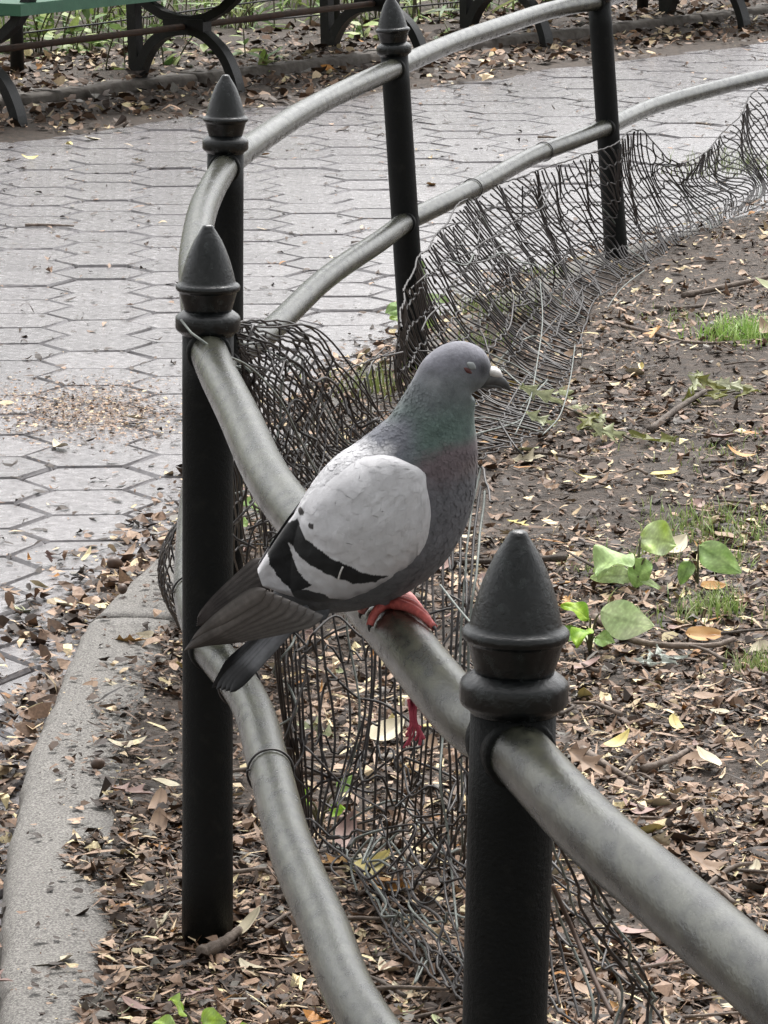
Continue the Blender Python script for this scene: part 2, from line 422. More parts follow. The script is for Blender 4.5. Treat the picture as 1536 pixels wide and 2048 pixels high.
# ------------------------------------------------------------------ pigeon
YB = float(min(RP[('top', 12)], key=lambda c: (Vector(c) - at_y(793, 1271, c[1])).length)[1])                                    # depth of the bird: it stands on the top rail of the first bay
bird = empty('pigeon', at_y(790, 1240, YB), 'grey pigeon with pale wing and black wing bars perched on the top rail', 'pigeon')
BO = Vector(bird.location)
SC = (at_y(868, 1024, YB) - at_y(768, 1024, YB)).length / 100      # metres per photo pixel at the bird
def bp(px, py, y=0.0):                        # photo pixel on the bird's own upright plane, y = sideways from it
    p = at_y(px, py, YB); return Vector((p.x, YB + y, p.z)) - BO
ST_ = [(984, 751, 5, .9), (977, 749, 20, .9), (964, 745, 37, .85), (948, 741, 50, .8), (926, 741, 61, .76), (903, 757, 67, .76), (886, 790, 69, .80), (873, 830, 80, .84),
       (862, 872, 98, .84), (843, 920, 120, .82), (815, 972, 140, .80), (777, 1021, 151, .80), (733, 1063, 147, .80), (690, 1101, 132, .80), (650, 1138, 106, .80), (610, 1172, 68, .8), (572, 1200, 36, .8), (545, 1222, 10, .8)]
BS = catmull(ST_, 120)
TT = np.gradient(BS[:, :2], axis=0); TT /= np.linalg.norm(TT, axis=1, keepdims=True)
for _ in range(6): TT[1:-1] = (TT[:-2] + TT[1:-1] * 2 + TT[2:]) / 4; TT /= np.linalg.norm(TT, axis=1, keepdims=True)
PP = np.stack([TT[:, 1], -TT[:, 0]], 1)       # across the spine in the picture plane
def body_half(px, py):
    """half thickness (m) of the body at a photo pixel"""
    d = np.array([px, py]) - BS[:, :2]; along = np.abs((d * TT).sum(1)); e = (d * PP).sum(1)
    r2 = 1 - (e / BS[:, 2]) ** 2
    val = BS[:, 2] * BS[:, 3] * np.sqrt(np.clip(r2, 0, 1)); wt = np.exp(-(along / 7) ** 2) * (np.abs(e) < 1.5 * BS[:, 2]) + 1e-12
    return float((val * wt).sum() / wt.sum()) * SC
def lerp(a, b, t): return np.asarray(a) * (1 - t) + np.asarray(b) * t
def sstep(a, b, x):
    t = min(max((x - a) / (b - a), 0), 1); return t * t * (3 - 2 * t)
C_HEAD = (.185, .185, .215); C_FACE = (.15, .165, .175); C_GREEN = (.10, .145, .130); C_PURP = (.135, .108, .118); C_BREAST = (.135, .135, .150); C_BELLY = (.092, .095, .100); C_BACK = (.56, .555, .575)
def body_col(px, py):
    n = .5 + .5 * nz(px, py, .021, 4); n2 = .5 + .5 * nz(px, py, .055, 9)
    y = py + 22 * (n - .5) + .12 * (px - 870)
    c = lerp(C_HEAD, C_FACE, sstep(720, 775, y))
    c = lerp(c, lerp(C_GREEN, (.07, .105, .10), sstep(.55, .85, n2)), sstep(770, 850, y))
    c = lerp(c, C_PURP, sstep(868, 905, y + (px - 880) * .15) * sstep(770, 860, px))
    c = lerp(c, (.20, .15, .135), sstep(915, 950, y) * sstep(900, 950, px) * .5)
    c = lerp(c, C_BREAST, sstep(925, 985, y))
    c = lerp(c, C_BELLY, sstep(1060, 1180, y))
    c = lerp(c, (.135, .14, .165), sstep(805, 845, y) * (1 - sstep(880, 930, y)) * (1 - sstep(800, 860, px)))
    c = lerp(c, C_BACK, (1 - sstep(-14, 14, (px - 752) * .75 + (py - 925) * .65 + 20 * (n - .5))) * sstep(868, 892, py + 14 * (n2 - .5)))
    # lores: dark spot between eye and bill
    c = lerp(c, (.045, .045, .052), math.exp(-(((px - 966) / 17) ** 2 + ((py - 733) / 17) ** 2)))
    c = lerp(c, (.27, .285, .30), .7 * math.exp(-(((px - 866) / 16) ** 2 + ((py - 758) / 16) ** 2)))
    return c * (1 + .10 * (n2 - .5))
V = []; Fs = []; Cc = []; SEG = 72; n = len(BS)
for i in range(n):
    cx, cy, a, b = BS[i]
    for j in range(SEG):
        t = 2 * PI * j / SEG; ca, sa = math.cos(t), math.sin(t)
        rr = 1 + .012 * nz(i * .35, j * .9, 1, 2) * (1 if i > 12 else .3)
        px, py = cx + PP[i, 0] * a * ca * rr, cy + PP[i, 1] * a * ca * rr
        V.append(bp(px, py, -sa * a * b * SC * rr)); Cc.append(body_col(px, py))
for i in range(n - 1):
    for j in range(SEG):
        j2 = (j + 1) % SEG; Fs.append((i * SEG + j, (i + 1) * SEG + j, (i + 1) * SEG + j2, i * SEG + j2))
Fs.append(tuple(range(SEG))); Fs.append(tuple((n - 1) * SEG + j for j in range(SEG - 1, -1, -1)))
tmp = obj('body_loft', V, Fs)
rm = tmp.modifiers.new('r', 'REMESH'); rm.mode = 'VOXEL'; rm.voxel_size = .0016
sm = tmp.modifiers.new('s', 'SMOOTH'); sm.factor = .5; sm.iterations = 9
bpy.context.view_layer.update(); ev = tmp.evaluated_get(bpy.context.evaluated_depsgraph_get()); me_ = ev.to_mesh()
V = [v.co.copy() for v in me_.vertices]; Fs = [tuple(p.vertices) for p in me_.polygons]; ev.to_mesh_clear(); bpy.data.objects.remove(tmp)
def px_of(v):
    r = (v.z + BO.z - H) / YB; b = (-ST - r * CT) / (CT - r * ST); t = YB / (CT - b * ST); return 768 + F * (v.x + BO.x) / t, 1024 + F * b
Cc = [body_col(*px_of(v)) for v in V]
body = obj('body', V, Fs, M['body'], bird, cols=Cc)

# beak, cere, eye
def loft(st, seg=20):
    V = []; Fs = []
    A = np.array(st, float); T = np.gradient(A[:, :2], axis=0); T /= np.linalg.norm(T, axis=1, keepdims=True)
    for i, (cx, cy, a, b) in enumerate(A):
        for j in range(seg):
            t = 2 * PI * j / seg; V.append(bp(cx + T[i, 1] * a * math.cos(t), cy - T[i, 0] * a * math.cos(t), -math.sin(t) * b * SC))
    for i in range(len(A) - 1):
        for j in range(seg):
            j2 = (j + 1) % seg; Fs.append((i * seg + j, (i + 1) * seg + j, (i + 1) * seg + j2, i * seg + j2))
    Fs.append(tuple(range(seg))); Fs.append(tuple((len(A) - 1) * seg + j for j in range(seg - 1, -1, -1)))
    return V, Fs
V, Fs = loft([(962, 756, 19, 17), (978, 757, 16, 15), (992, 759, 13, 11), (1004, 764, 10, 8), (1012, 770, 7, 5.5), (1018, 777, 3.6, 3), (1019, 783, .8, .8)])
bk = obj('beak', V, Fs, M['beak'], bird)
V, Fs = loft([(962, 768, 8, 12), (978, 770, 7, 10), (992, 772, 5, 7), (1003, 775, 2.5, 4), (1008, 777, .8, 1)]); obj('lower_beak', V, Fs, M['beak'], bk)
V, Fs = loft([(972, 741, 4, 9), (979, 742, 10, 16), (988, 744, 11, 17), (996, 748, 9, 13), (1004, 754, 3, 5)]); obj('cere', V, Fs, M['cere'], bk)
def eye_patch(name, cx, cy, rx, ry, rot, lift, m, parent, dome=.0012, skew=0):
    V = []; Fs = []; nr, ns = 7, 24
    y0 = -(body_half(cx, cy) + lift)
    V.append(bp(cx, cy, y0 - dome))
    for r in range(1, nr + 1):
        for j in range(ns):
            t = 2 * PI * j / ns; q = r / nr; u = rx * q * math.cos(t); v = ry * q * math.sin(t) * (1 - .35 * abs(math.cos(t)))
            x = cx + u * math.cos(rot) - v * math.sin(rot); y = cy + u * math.sin(rot) + v * math.cos(rot)
            V.append(bp(x, y, -(body_half(x, y) + lift * (1 - q ** 3) - .0006 * (q > .99)) - dome * (1 - q * q)))
    for j in range(ns): Fs.append((0, 1 + (j + 1) % ns, 1 + j))
    for r in range(nr - 1):
        for j in range(ns):
            a = 1 + r * ns; Fs.append((a + j, a + (j + 1) % ns, a + ns + (j + 1) % ns, a + ns + j))
    return obj(name, V, Fs, m, parent)
ey = eye_patch('eye', 935, 734, 11, 5, .65, .0003, M['eye'], bird, dome=.0004)
eye_patch('eyelid', 942, 725, 12, 8, .6, .0006, M['lid'], ey, dome=.0003)

# wing
UP = catmull([(828, 912), (780, 893), (730, 896), (688, 918), (640, 957), (600, 1008), (572, 1045), (547, 1082), (528, 1112), (516, 1132)], 160)
LO = catmull([(846, 935), (862, 1000), (857, 1062), (828, 1112), (784, 1146), (730, 1177), (682, 1194), (625, 1198), (570, 1182), (528, 1166)], 160)
def inpoly(p, poly):
    x, y = p; c = False; j = len(poly) - 1
    for i in range(len(poly)):
        xi, yi = poly[i]; xj, yj = poly[j]
        if (yi > y) != (yj > y) and x < (xj - xi) * (y - yi) / (yj - yi + 1e-9) + xi: c = not c
        j = i
    return c
BAR1 = [(596, 1028), (612, 1060), (663, 1091), (707, 1112), (740, 1124), (778, 1130), (748, 1142), (707, 1144), (658, 1128), (606, 1102), (581, 1076), (545, 1074), (560, 1050), (580, 1036)]
BAR2 = [(590, 1034), (550, 1060), (533, 1092), (540, 1116), (556, 1141), (586, 1172), (606, 1164), (624, 1154), (599, 1130), (585, 1098), (577, 1074)]
DARK = [(584, 1172), (606, 1164), (640, 1168), (668, 1180), (700, 1184), (690, 1200), (620, 1204), (594, 1190)]  # grey secondaries below the white patch, their shadow put into the colour
WHITE_TIP = [(510, 1125), (527, 1097), (540, 1110), (556, 1141), (588, 1174), (560, 1182), (525, 1170)]
def wing_col(px, py):
    jx = px + 2.5 * nz(px, py, .07, 3) + 1.2 * nz(px, py, .25, 5); jy = py + 2.5 * nz(px, py, .07, 8) + 1.2 * nz(px, py, .25, 1)
    base = lerp((.60, .592, .615), (.53, .527, .545), .5 + .5 * nz(px, py, .018, 6))
    base = lerp(base, (.36, .365, .39), sstep(1110, 1180, py) * .8 * sstep(600, 700, px))
    if inpoly((jx, jy), BAR1) or inpoly((jx, jy), BAR2): return np.array((.014, .014, .015))
    if inpoly((jx, jy), DARK): return np.array((.035, .035, .036))
    if inpoly((jx, jy), WHITE_TIP): return np.array((.55, .54, .56))
    # small dark flecks near the back edge, a stray white barb
    for fx, fy, r in ((603, 1015, 6), (623, 1035, 6)):
        if (jx - fx) ** 2 + (jy - fy) ** 2 < r * r: return np.array((.05, .045, .045))
    return base
NS, NTt = 230, 150
def wing_mesh(side):
    V = []; Cc = []; Fs = []
    for i in range(NS):
        s = i / (NS - 1); k = s * 159; i0 = int(min(k, 158)); f = k - i0
        U = UP[i0] * (1 - f) + UP[i0 + 1] * f; Lw = LO[i0] * (1 - f) + LO[i0 + 1] * f
        for j in range(NTt):
            t = j / (NTt - 1); p = U * (1 - t) + Lw * t
            bul = math.sin(PI * t) * (1 - s) ** 5
            px, py = p[0] + 16 * bul, p[1] - 2 * bul
            e = min(t, 1 - t) * 5; e2 = min(s * 6, 1); edge = math.sqrt(max(min(e, 1) * (2 - min(e, 1)), 0)) * math.sqrt(e2 * (2 - e2))
            bh = max(body_half(px, py), .018 * (1 - .3 * s))
            # covert rows: shallow steps that follow the feather tracts
            ph = (px * .80 - py * .60); q = (px * .60 + py * .80)
            row = (ph / 23 + 1.2 * nz(px, py, .012, 2)) ; fr = row - math.floor(row)
            cell = (q / 17 + .5 * (math.floor(row) % 2) + .6 * nz(px, py, .02, 7)); fc = abs((cell - math.floor(cell)) - .5) * 2
            st = (1 - fr) * (1 - .5 * fc ** 2) * .00026
            ruff = math.exp(-(((px - 755) / 60) ** 2 + ((py - 985) / 42) ** 2))
            st += ruff * .0010 * math.sin((px * .72 + py * .70) * .36 + 2 * nz(px, py, .02, 1)) * (.6 + .4 * nz(px, py, .03, 5))
            # scapular fold running along the back
            d = (py - (918 + (735 - px) * .70)); st += .0006 * math.exp(-(d / 16) ** 2) * sstep(610, 660, px) * (1 - sstep(760, 800, px))
            st += .0012 * nz(px, py, .017, 3) + .0010 * nz(px, py, .05, 6)
            yv = -(bh - .005 + .0088 * edge + st * edge)
            V.append(bp(px, py, yv * side)); fe = max(sstep(.90, 1.0, t + .05 * nz(px, py, .06, 4)) * (1 - sstep(.75, .9, s)), 1 - sstep(0, .05, s + .02 * nz(px, py, .06, 2))); Cc.append(lerp(wing_col(px, py), body_col(px, py), .75 * fe))
    for i in range(NS - 1):
        for j in range(NTt - 1):
            a = i * NTt + j; q = (a, a + 1, a + NTt + 1, a + NTt); Fs.append(q if side > 0 else q[::-1])
    return V, Fs, Cc
V, Fs, Cc = wing_mesh(1); wing = obj('wing', V, Fs, M['wing'], bird, cols=Cc)
WV = np.array([(v.x, v.y, v.z) for v in V]).reshape(NS, NTt, 3)
def wing_at(s, t):
    a = min(max(s, 0), 1) * (NS - 1); b = min(max(t, 0), 1) * (NTt - 1); i = min(int(a), NS - 2); j = min(int(b), NTt - 2); fa, fb = a - i, b - j
    return Vector((WV[i, j] * (1 - fa) + WV[i + 1, j] * fa) * (1 - fb) + (WV[i, j + 1] * (1 - fa) + WV[i + 1, j + 1] * fa) * fb)
cv = MB(); rf = random.Random(77); cvc = []
NROW = 17
for ri in range(NROW - 1, -1, -1):                # tail-most row first, the front rows lie over it
    s0 = .01 + .86 * ri / NROW; nf = int(13 - 4 * ri / NROW)
    for k in range(-1, nf + 1):
        t0 = (k + .5 * (ri % 2) + .3 + rf.uniform(-.12, .12)) / nf
        if not -.02 < t0 < 1.0: continue
        sl = .115 + rf.uniform(-.01, .012); wd = 1.45 / nf; br = 1 + rf.gauss(0, .035); sk = rf.gauss(0, .02); lf_ = rf.uniform(.00015, .0005); b0 = len(cv.v); c_keep = len(cvc)
        for i in range(7):
            f = i / 6; wv = wd * .5 * (math.sin(PI * min(.16 + f * .62, 1)) if f < .75 else math.sin(PI * .625) * math.sqrt(max(1 - ((f - .75) / .25) ** 2, .0)))
            wv = max(wv, wd * .10)
            for j in range(5):
                q = (j / 4 - .5) * 2; ss = s0 + rf.gauss(0, .0008) + sl * (f - .06 * q * q * f); tt = t0 + q * wv + sk * f
                p = wing_at(ss, tt); p.y -= .00035 + lf_ * f * (1 - .3 * q * q)
                cv.v.append(tuple(p)); px_, py_ = 768 + F * (p.x + BO.x) / (YB * 1.0), 0
                cvc.append((px_of(Vector((p.x, 0, p.z))), br * (.96 if (abs(q) > .9 or f > .95) else 1.0)))
        if min(wing_col(*p_)[0] for p_, _b in cvc[c_keep:]) < .2 or min(p_[1] - (1000 + .35 * (700 - p_[0])) for p_, _b in cvc[c_keep:]) > 90: del cv.v[b0:]; del cvc[c_keep:]; continue
        for i in range(6):
            for j in range(4): a = b0 + i * 5 + j; cv.f.append((a, a + 1, a + 6, a + 5))
cv.c = [wing_col(*p) * b_ for p, b_ in cvc]
tag(cv.build('covert_feathers', M['wing'], wing), kind='stuff')
# small contour feathers over head, neck and breast
cf = MB(); cfc = []
for k in range(5200):
    ii = rf.uniform(22, 106); i0 = int(ii); cx, cy, a, b = BS[i0] + (BS[i0 + 1] - BS[i0]) * (ii - i0); th_ = rf.uniform(0, 2 * PI)
    if i0 < 36 and math.cos(th_) > .55: continue
    sz_ = (7 + 13 * sstep(28, 75, ii)) * rf.uniform(.8, 1.2); b0 = len(cf.v); lf_ = rf.uniform(.00005, .00022)
    for (f, q) in ((0, 0), (.45, -.5), (.45, .5), (.85, -.38), (.85, .38), (1.05, 0)):
        iq = min(ii + f * sz_ / 7.2, 117); j0 = int(iq); cx, cy, a, b = BS[j0] + (BS[j0 + 1] - BS[j0]) * (iq - j0); P0 = PP[j0]
        t2 = th_ + q * sz_ / max(a, 20); ca, sa = math.cos(t2), math.sin(t2); g = 1 + (.0002 + lf_ * f) / (a * SC)
        px_, py_ = cx + P0[0] * a * ca * g, cy + P0[1] * a * ca * g
        cf.v.append(tuple(bp(px_, py_, -sa * a * b * SC * g))); cfc.append((px_, py_))
    br = 1 + rf.gauss(0, .04); c0 = body_col(*cfc[b0 + 3]) * br; cf.c += [tuple(c0)] * 6
    cf.f += [(b0, b0 + 1, b0 + 2), (b0 + 1, b0 + 3, b0 + 4, b0 + 2), (b0 + 3, b0 + 5, b0 + 4)]
tag(cf.build('contour_feathers', M['body'], body), kind='stuff')
V, Fs, Cc = wing_mesh(-1); wing2 = obj('wing', V, Fs, M['wing'], bird, cols=Cc)
# a loose white barb lying on the bar
V, Fs = tube(catmull([bp(687, 1106, -body_half(687, 1106) - .0085), bp(682, 1118, -body_half(682, 1118) - .0085), bp(678, 1133, -body_half(678, 1133) - .008)], 8), .0006, 6)
obj('barb', V, Fs, M['cere'], wing)

def feather(base, tip, wid, yb, yt, col, col_tip, name, parent, roll=0.0, sag=0.0, m=None, tipf=.75, point=.5):
    """long flight feather between two photo pixels; wid in px; yb,yt sideways offsets (m)"""
    NL, NW = 26, 7; V = []; Cc = []; Fs = []
    b = np.array(base, float); t_ = np.array(tip, float); d = (t_ - b); L_ = np.linalg.norm(d); d /= L_; nrm = np.array([d[1], -d[0]])
    for i in range(NL):
        f = i / (NL - 1); prof = (min(f / .12, 1) ** .5) * (1 - max((f - point) / (1 - point), 0) ** 2.2) ** .6 if f < 1 else 0.0
        wv = wid * max(prof, .04); c = b + d * L_ * f + nrm * (sag * math.sin(PI * f))
        for j in range(NW):
            q = (j / (NW - 1) - .5) * 2
            off = nrm * (q * wv / 2 * math.cos(roll)); yy = yb + (yt - yb) * f - q * wv / 2 * SC * math.sin(roll) - .0012 * (1 - q * q)
            V.append(bp(c[0] + off[0], c[1] + off[1], yy))
            cc = lerp(col, col_tip, sstep(tipf, min(tipf + .12, 1), f)) * (1 + .10 * nz(f * 30, q * 3, 1, 3)) * (.55 if abs(q) > .9 else (1.2 if abs(q) < .1 else 1))
            Cc.append(cc)
    for i in range(NL - 1):
        for j in range(NW - 1):
            a = i * NW + j; Fs.append((a, a + NW, a + NW + 1, a + 1))
    o = obj(name, V, Fs, m or M['feather'], parent, cols=Cc)
    return o
BR = (.125, .112, .105); BRD = (.085, .075, .07)
# near wing primaries, lowest in the stack first
for k in range(8):
    f = k / 7
    base = (648 - 112 * f, 1208 - 60 * f); tip = (398 - 30 * f, 1278 + 8 * f) if k < 7 else (388, 1262)
    feather(base, tip, 30 + 8 * (1 - abs(f - .5)), -.034 - .0018 * k, -.016 - .0011 * k, lerp(BR, (.16, .15, .145), 1 - f), BRD, 'primary_feather', wing, roll=.25, sag=-3 + 5 * (1 - f), tipf=.6, point=.12)
for k in range(5):
    f = k / 4
    feather((560 - 40 * f, 1165 - 30 * f), (392 + 2 * f, 1256 - 16 * f), 26, .022 + .002 * k, .006, BRD, (.05, .042, .04), 'primary_feather', wing2, roll=-.2, tipf=.5)
# tail: a roofed stack of feathers
for k in range(9):
    q = (k - 4) / 4
    base = (612 + 6 * abs(q), 1188 + 14 * abs(q)); tip = (424 + 16 * abs(q) + 22 * (q < 0) * abs(q), 1376 - 22 * abs(q) * (q > 0) - 6 * (q < 0) * abs(q))
    feather(base, tip, 27, .016 * q - .0015 * (4 - abs(k - 4)), .020 * q, lerp((.085, .088, .095), (.15, .153, .165), abs(q)), (.022, .022, .024), 'tail_feather', bird, roll=(.55 if q < 0 else -.55) + 0 * q, tipf=.66, point=.8)
# undertail coverts
for k in range(5):
    feather((660 - 8 * k, 1205 + 2 * k), (545 - 8 * k, 1262 + 6 * k), 40, -.012 + .006 * k, -.008 + .004 * k, (.12, .125, .135), (.06, .06, .065), 'undertail_feather', bird, roll=.5, tipf=.8)

# legs and feet gripping the rail
RT = RP[('top', 12)]
def rail_near(px, py):
    best = min(range(len(RT)), key=lambda i: (Vector(RT[i]) - at_y(px, py, RT[i][1])).length); return best
def foot(px, py, m, name, toes, shade):
    i = rail_near(px, py); c = Vector(RT[i]); T = (Vector(RT[i + 1]) - Vector(RT[i - 1])).normalized()
    side = Vector((T.y, -T.x, 0)).normalized(); side = side if side.x > 0 else -side
    top = T.cross(side); top = top if top.z > 0 else -top
    fwd = T if T.y > 0 else -T
    R = RAIL_R + .0030
    def on(a, s): return c + R * (math.sin(a) * side + math.cos(a) * top) + fwd * s     # a: angle round the rail from its top
    ank = on(-.10, 0) + top * .004
    leg_top = ank + top * .016 - side * .010 + fwd * .012
    ft = None
    V, Fs = tube([p - BO for p in catmull([leg_top, ank + top * .008 + fwd * .005, ank], 10)], np.linspace(.0042, .0036, 10), 10); ft = obj(name, V, Fs, m, bird)
    for (a0, a1, s0, s1, r) in toes:
        P = [on(a0 + (a1 - a0) * f, s0 + (s1 - s0) * f) + top * .0015 * math.sin(f * PI) for f in np.linspace(0, 1, 16)]
        rr = [r * (1 - .38 * f) * (1 + .10 * abs(math.sin(f * 3.2 * PI))) for f in np.linspace(0, 1, 16)]
        V, Fs = tube([p - BO for p in P], rr, 10); obj('toe', V, Fs, m, ft)
        e = P[-1]; dd = (P[-1] - P[-2]).normalized(); inn = (c + fwd * s1 - e).normalized()
        V, Fs = tube([p - BO for p in catmull([e - dd * .001, e + dd * .002, e + dd * .004 + inn * .001], 6)], np.linspace(r * .5, .0003, 6), 8); obj('claw', V, Fs, M['claw'], ft)
foot(795, 1276, M['foot'], 'foot', [(-.15, .80, -.003, -.052, .0037), (-.15, 1.15, .0, -.020, .0039), (-.15, 1.25, .003, .010, .0037), (-.1, -1.15, 0, -.010, .0040)], 1)
foot(778, 1256, M['foot2'], 'foot', [(-.1, 1.3, 0, -.010, .0044), (-.1, 1.5, .002, .006, .0046), (-.1, 1.3, .003, .018, .0044), (-.1, -1.1, 0, .002, .0042)], 0)
# feathered thighs
for cx, cy, yy in ((764, 1190, -.004), (752, 1186, .016)):
    Vt = []; Ft = []
    P = catmull([bp(cx - 20, cy - 50, yy), bp(cx - 6, cy - 15, yy), bp(cx + 6, cy + 16, yy)], 10)
    V, Fs = tube(P, [.016, .016, .016, .015, .014, .012, .010, .008, .006, .004], 16); obj('thigh', V, Fs, M['body'], body, cols=[(.15, .155, .165)] * len(V))

# red thread caught under the rail
i = rail_near(852, 1345); c = Vector(RT[i]); P0 = c + Vector((-.008, -.012, -RAIL_R - .001))
strg = empty('string', P0, 'frayed red string hanging below the top rail', 'string')
rnd = random.Random(5)
for k in range(9):
    ln = rnd.uniform(.012, .034); dx = rnd.uniform(-.007, .008)
    P = catmull([Vector((rnd.uniform(-.003, .003), rnd.uniform(-.002, .002), .004)), Vector((dx * .2 + rnd.uniform(-.002, .002), -.002, -ln * .4)), Vector((dx * .6 + rnd.uniform(-.003, .003), 0, -ln * .75)), Vector((dx, rnd.uniform(-.004, .004), -ln))], 10)
    V, Fs = tube(P, .0011 if k < 5 else .0007, 5); obj('strand', V, Fs, M['string'], strg)

# ------------------------------------------------------------------ crumpled wire netting
def grid3(rows, nu, nv):
    """rows: list of control rows (same count along u), each a list of 3-D points -> nv x nu surface grid"""
    R_ = [catmull([list(p) for p in r], nu) for r in rows]; G = np.zeros((nv, nu, 3))
    for i in range(nu):
        c = catmull([r[i] for r in R_], nv); G[:, i] = c
    return G
def gsample(G, u, v):
    u = abs(u); u = 2 - u if u > 1 else u; v = abs(v); v = 2 - v if v > 1 else v
    nv, nu, _ = G.shape; a = min(max(u, 0), 1) * (nu - 1); b = min(max(v, 0), 1) * (nv - 1)
    i = min(int(a), nu - 2); j = min(int(b), nv - 2); fa, fb = a - i, b - j
    return (G[j, i] * (1 - fa) + G[j, i + 1] * fa) * (1 - fb) + (G[j + 1, i] * (1 - fa) + G[j + 1, i + 1] * fa) * fb
def netting(name, label, group, rows, nwarp, nweft, seed, amp=.012, r=.0011, shear=.03, light=(), vjit=.05, zig=1.0):
    G = grid3(rows, 60, 40); rnd = random.Random(seed)
    # crumple the sheet
    nv, nu, _ = G.shape
    for j in range(nv):
        for i in range(nu):
            p = G[j, i]
            G[j, i] += np.array([nz(p[0], p[2] + p[1], 4, seed), nz(p[0], p[2] - p[1], 4, seed + 3), .6 * nz(p[1], p[2], 4, seed + 5)]) * amp
    o0 = Vector(G[-1, nu // 2]); root = empty(name, o0, label, 'wire netting', group)
    cnt = 0
    for k in range(nwarp):
        u0 = (k + .5) / nwarp + rnd.uniform(-.3, .3) / nwarp; P = []; ph = rnd.uniform(0, 6); v0 = rnd.uniform(0, vjit); v1 = 1 - rnd.uniform(0, vjit)
        sg = 1 if k % 2 else -1
        for v in np.linspace(v0, v1, 34):
            uu = u0 + shear * nz(v * 3 + k * .13, seed, 1.0, k * .05) + .16 * zig / nwarp * sg * (.5 + .5 * math.sin(k * 1.7)) * math.sin(v * nweft * PI) 
            q = gsample(G, uu, v) + np.array([rnd.gauss(0, .0003), rnd.gauss(0, .0006), rnd.gauss(0, .0003)])
            q[2] = max(q[2], .003); P.append(q)
        # hooked end at the top like a cut wire
        V, Fs = tube([Vector(p) - o0 for p in P], r * rnd.uniform(.85, 1.15), 5, cap=False)
        obj('wire', V, Fs, M['wire_l'] if (k in light or rnd.random() < .03) else M['wire'], root); cnt += 1
    for k in range(nweft):
        v0 = k / max(nweft - 1, 1); P = []
        for u in np.linspace(0.0, 1.0, max(nwarp * 2, 40)):
            vv = v0 + .035 * nz(u * 5, k * .7, 1, seed + k) + .012 * zig * (1 if (int(u * nwarp) + k) % 2 else -1)
            q = gsample(G, u, min(max(vv, 0), 1)) + np.array([0, rnd.gauss(0, .0015), rnd.gauss(0, .0008)]); q[2] = max(q[2], .003); P.append(q)
        V, Fs = tube([Vector(p) - o0 for p in P], r * .95, 5, cap=False); obj('wire', V, Fs, M['wire_l'] if rnd.random() < .03 else M['wire'], root); cnt += 1
    return root
def tangle(root, rows, n, seed, r=.0014, amp=.03, span=.5):
    G = grid3(rows, 40, 30); rnd = random.Random(seed); o0 = Vector(root.location)
    for k in range(n):
        u, v = rnd.random(), rnd.random(); P = []; a = rnd.uniform(0, 6.28); st = span * rnd.uniform(.1, .22)
        for i in range(6):
            q = gsample(G, u, v) + np.array([rnd.gauss(0, amp * .35), rnd.gauss(0, amp), rnd.gauss(0, amp * .35)]); q[2] = max(q[2], .006); P.append(q)
            a += rnd.gauss(0, .7); u += math.cos(a) * st; v += math.sin(a) * st
        V, Fs = tube([Vector(p) - o0 for p in catmull(P, 30)], r * rnd.uniform(.85, 1.15), 5, cap=False); obj('wire', V, Fs, M['wire_l'] if rnd.random() < .12 else M['wire'], root)
def R3(L): return [at_y(a, b, c) for a, b, c in L]
def RZ(L): return [at_z(a, b, c) for a, b, c in L]
NG = 'wire netting fallen along the fence'
# A: sheet fanning out from the second post, then hanging behind the pigeon to the soil
rows = [R3([(470, 650, 3.90), (540, 650, 4.0), (620, 662, 4.15), (690, 728, 4.3), (742, 790, 4.35), (778, 838, 4.4)]),
        R3([(474, 668, 3.91), (535, 686, 4.0), (604, 728, 4.15), (660, 795, 4.28), (705, 850, 4.33), (745, 885, 4.36)]),
        R3([(480, 695, 3.92), (528, 735, 4.0), (580, 800, 4.12), (625, 865, 4.2), (668, 912, 4.25), (712, 930, 4.28)]),
        R3([(486, 730, 3.94), (520, 795, 4.0), (556, 870, 4.08), (600, 930, 4.13), (640, 970, 4.17), (690, 985, 4.2)]),
        R3([(490, 790, 3.96), (512, 860, 4.0), (540, 950, 4.06), (585, 1010, 4.1), (625, 1040, 4.12), (680, 1060, 4.14)])]
nr = netting('wire_netting', 'dark wire netting arching in a fan from the neck of the second post', NG, rows, 20, 30, 11, amp=.016, shear=.16, light=(9,), r=.0013, vjit=.25, zig=.1)
tangle(nr, rows, 16, 12, amp=.02)
rows = [R3([(500, 850, 3.98), (570, 900, 4.15), (650, 920, 4.25), (720, 930, 4.3), (800, 940, 4.3), (880, 960, 4.2), (950, 930, 4.1), (985, 1000, 4.0)]),
        R3([(520, 1040, 4.02), (575, 1070, 4.15), (645, 1110, 4.22), (710, 1160, 4.22), (775, 1200, 4.15), (840, 1200, 4.1), (905, 1180, 4.0), (950, 1230, 3.9)]),
        R3([(545, 1330, 4.05), (590, 1390, 4.12), (640, 1430, 4.16), (700, 1450, 4.16), (760, 1480, 4.1), (820, 1500, 4.05), (885, 1520, 3.98), (945, 1560, 3.9)]),
        RZ([(600, 1640, .02), (630, 1690, .015), (680, 1710, .012), (740, 1720, .012), (800, 1725, .012), (850, 1735, .012), (900, 1740, .012), (955, 1750, .012)])]
nr = netting('wire_netting', 'upright dark wire netting hanging down under and behind the pigeon', NG, rows, 30, 5, 19, zig=1.2, amp=.012, shear=.07, light=(12, 27), r=.0014)
tangle(nr, rows[1:], 34, 5)
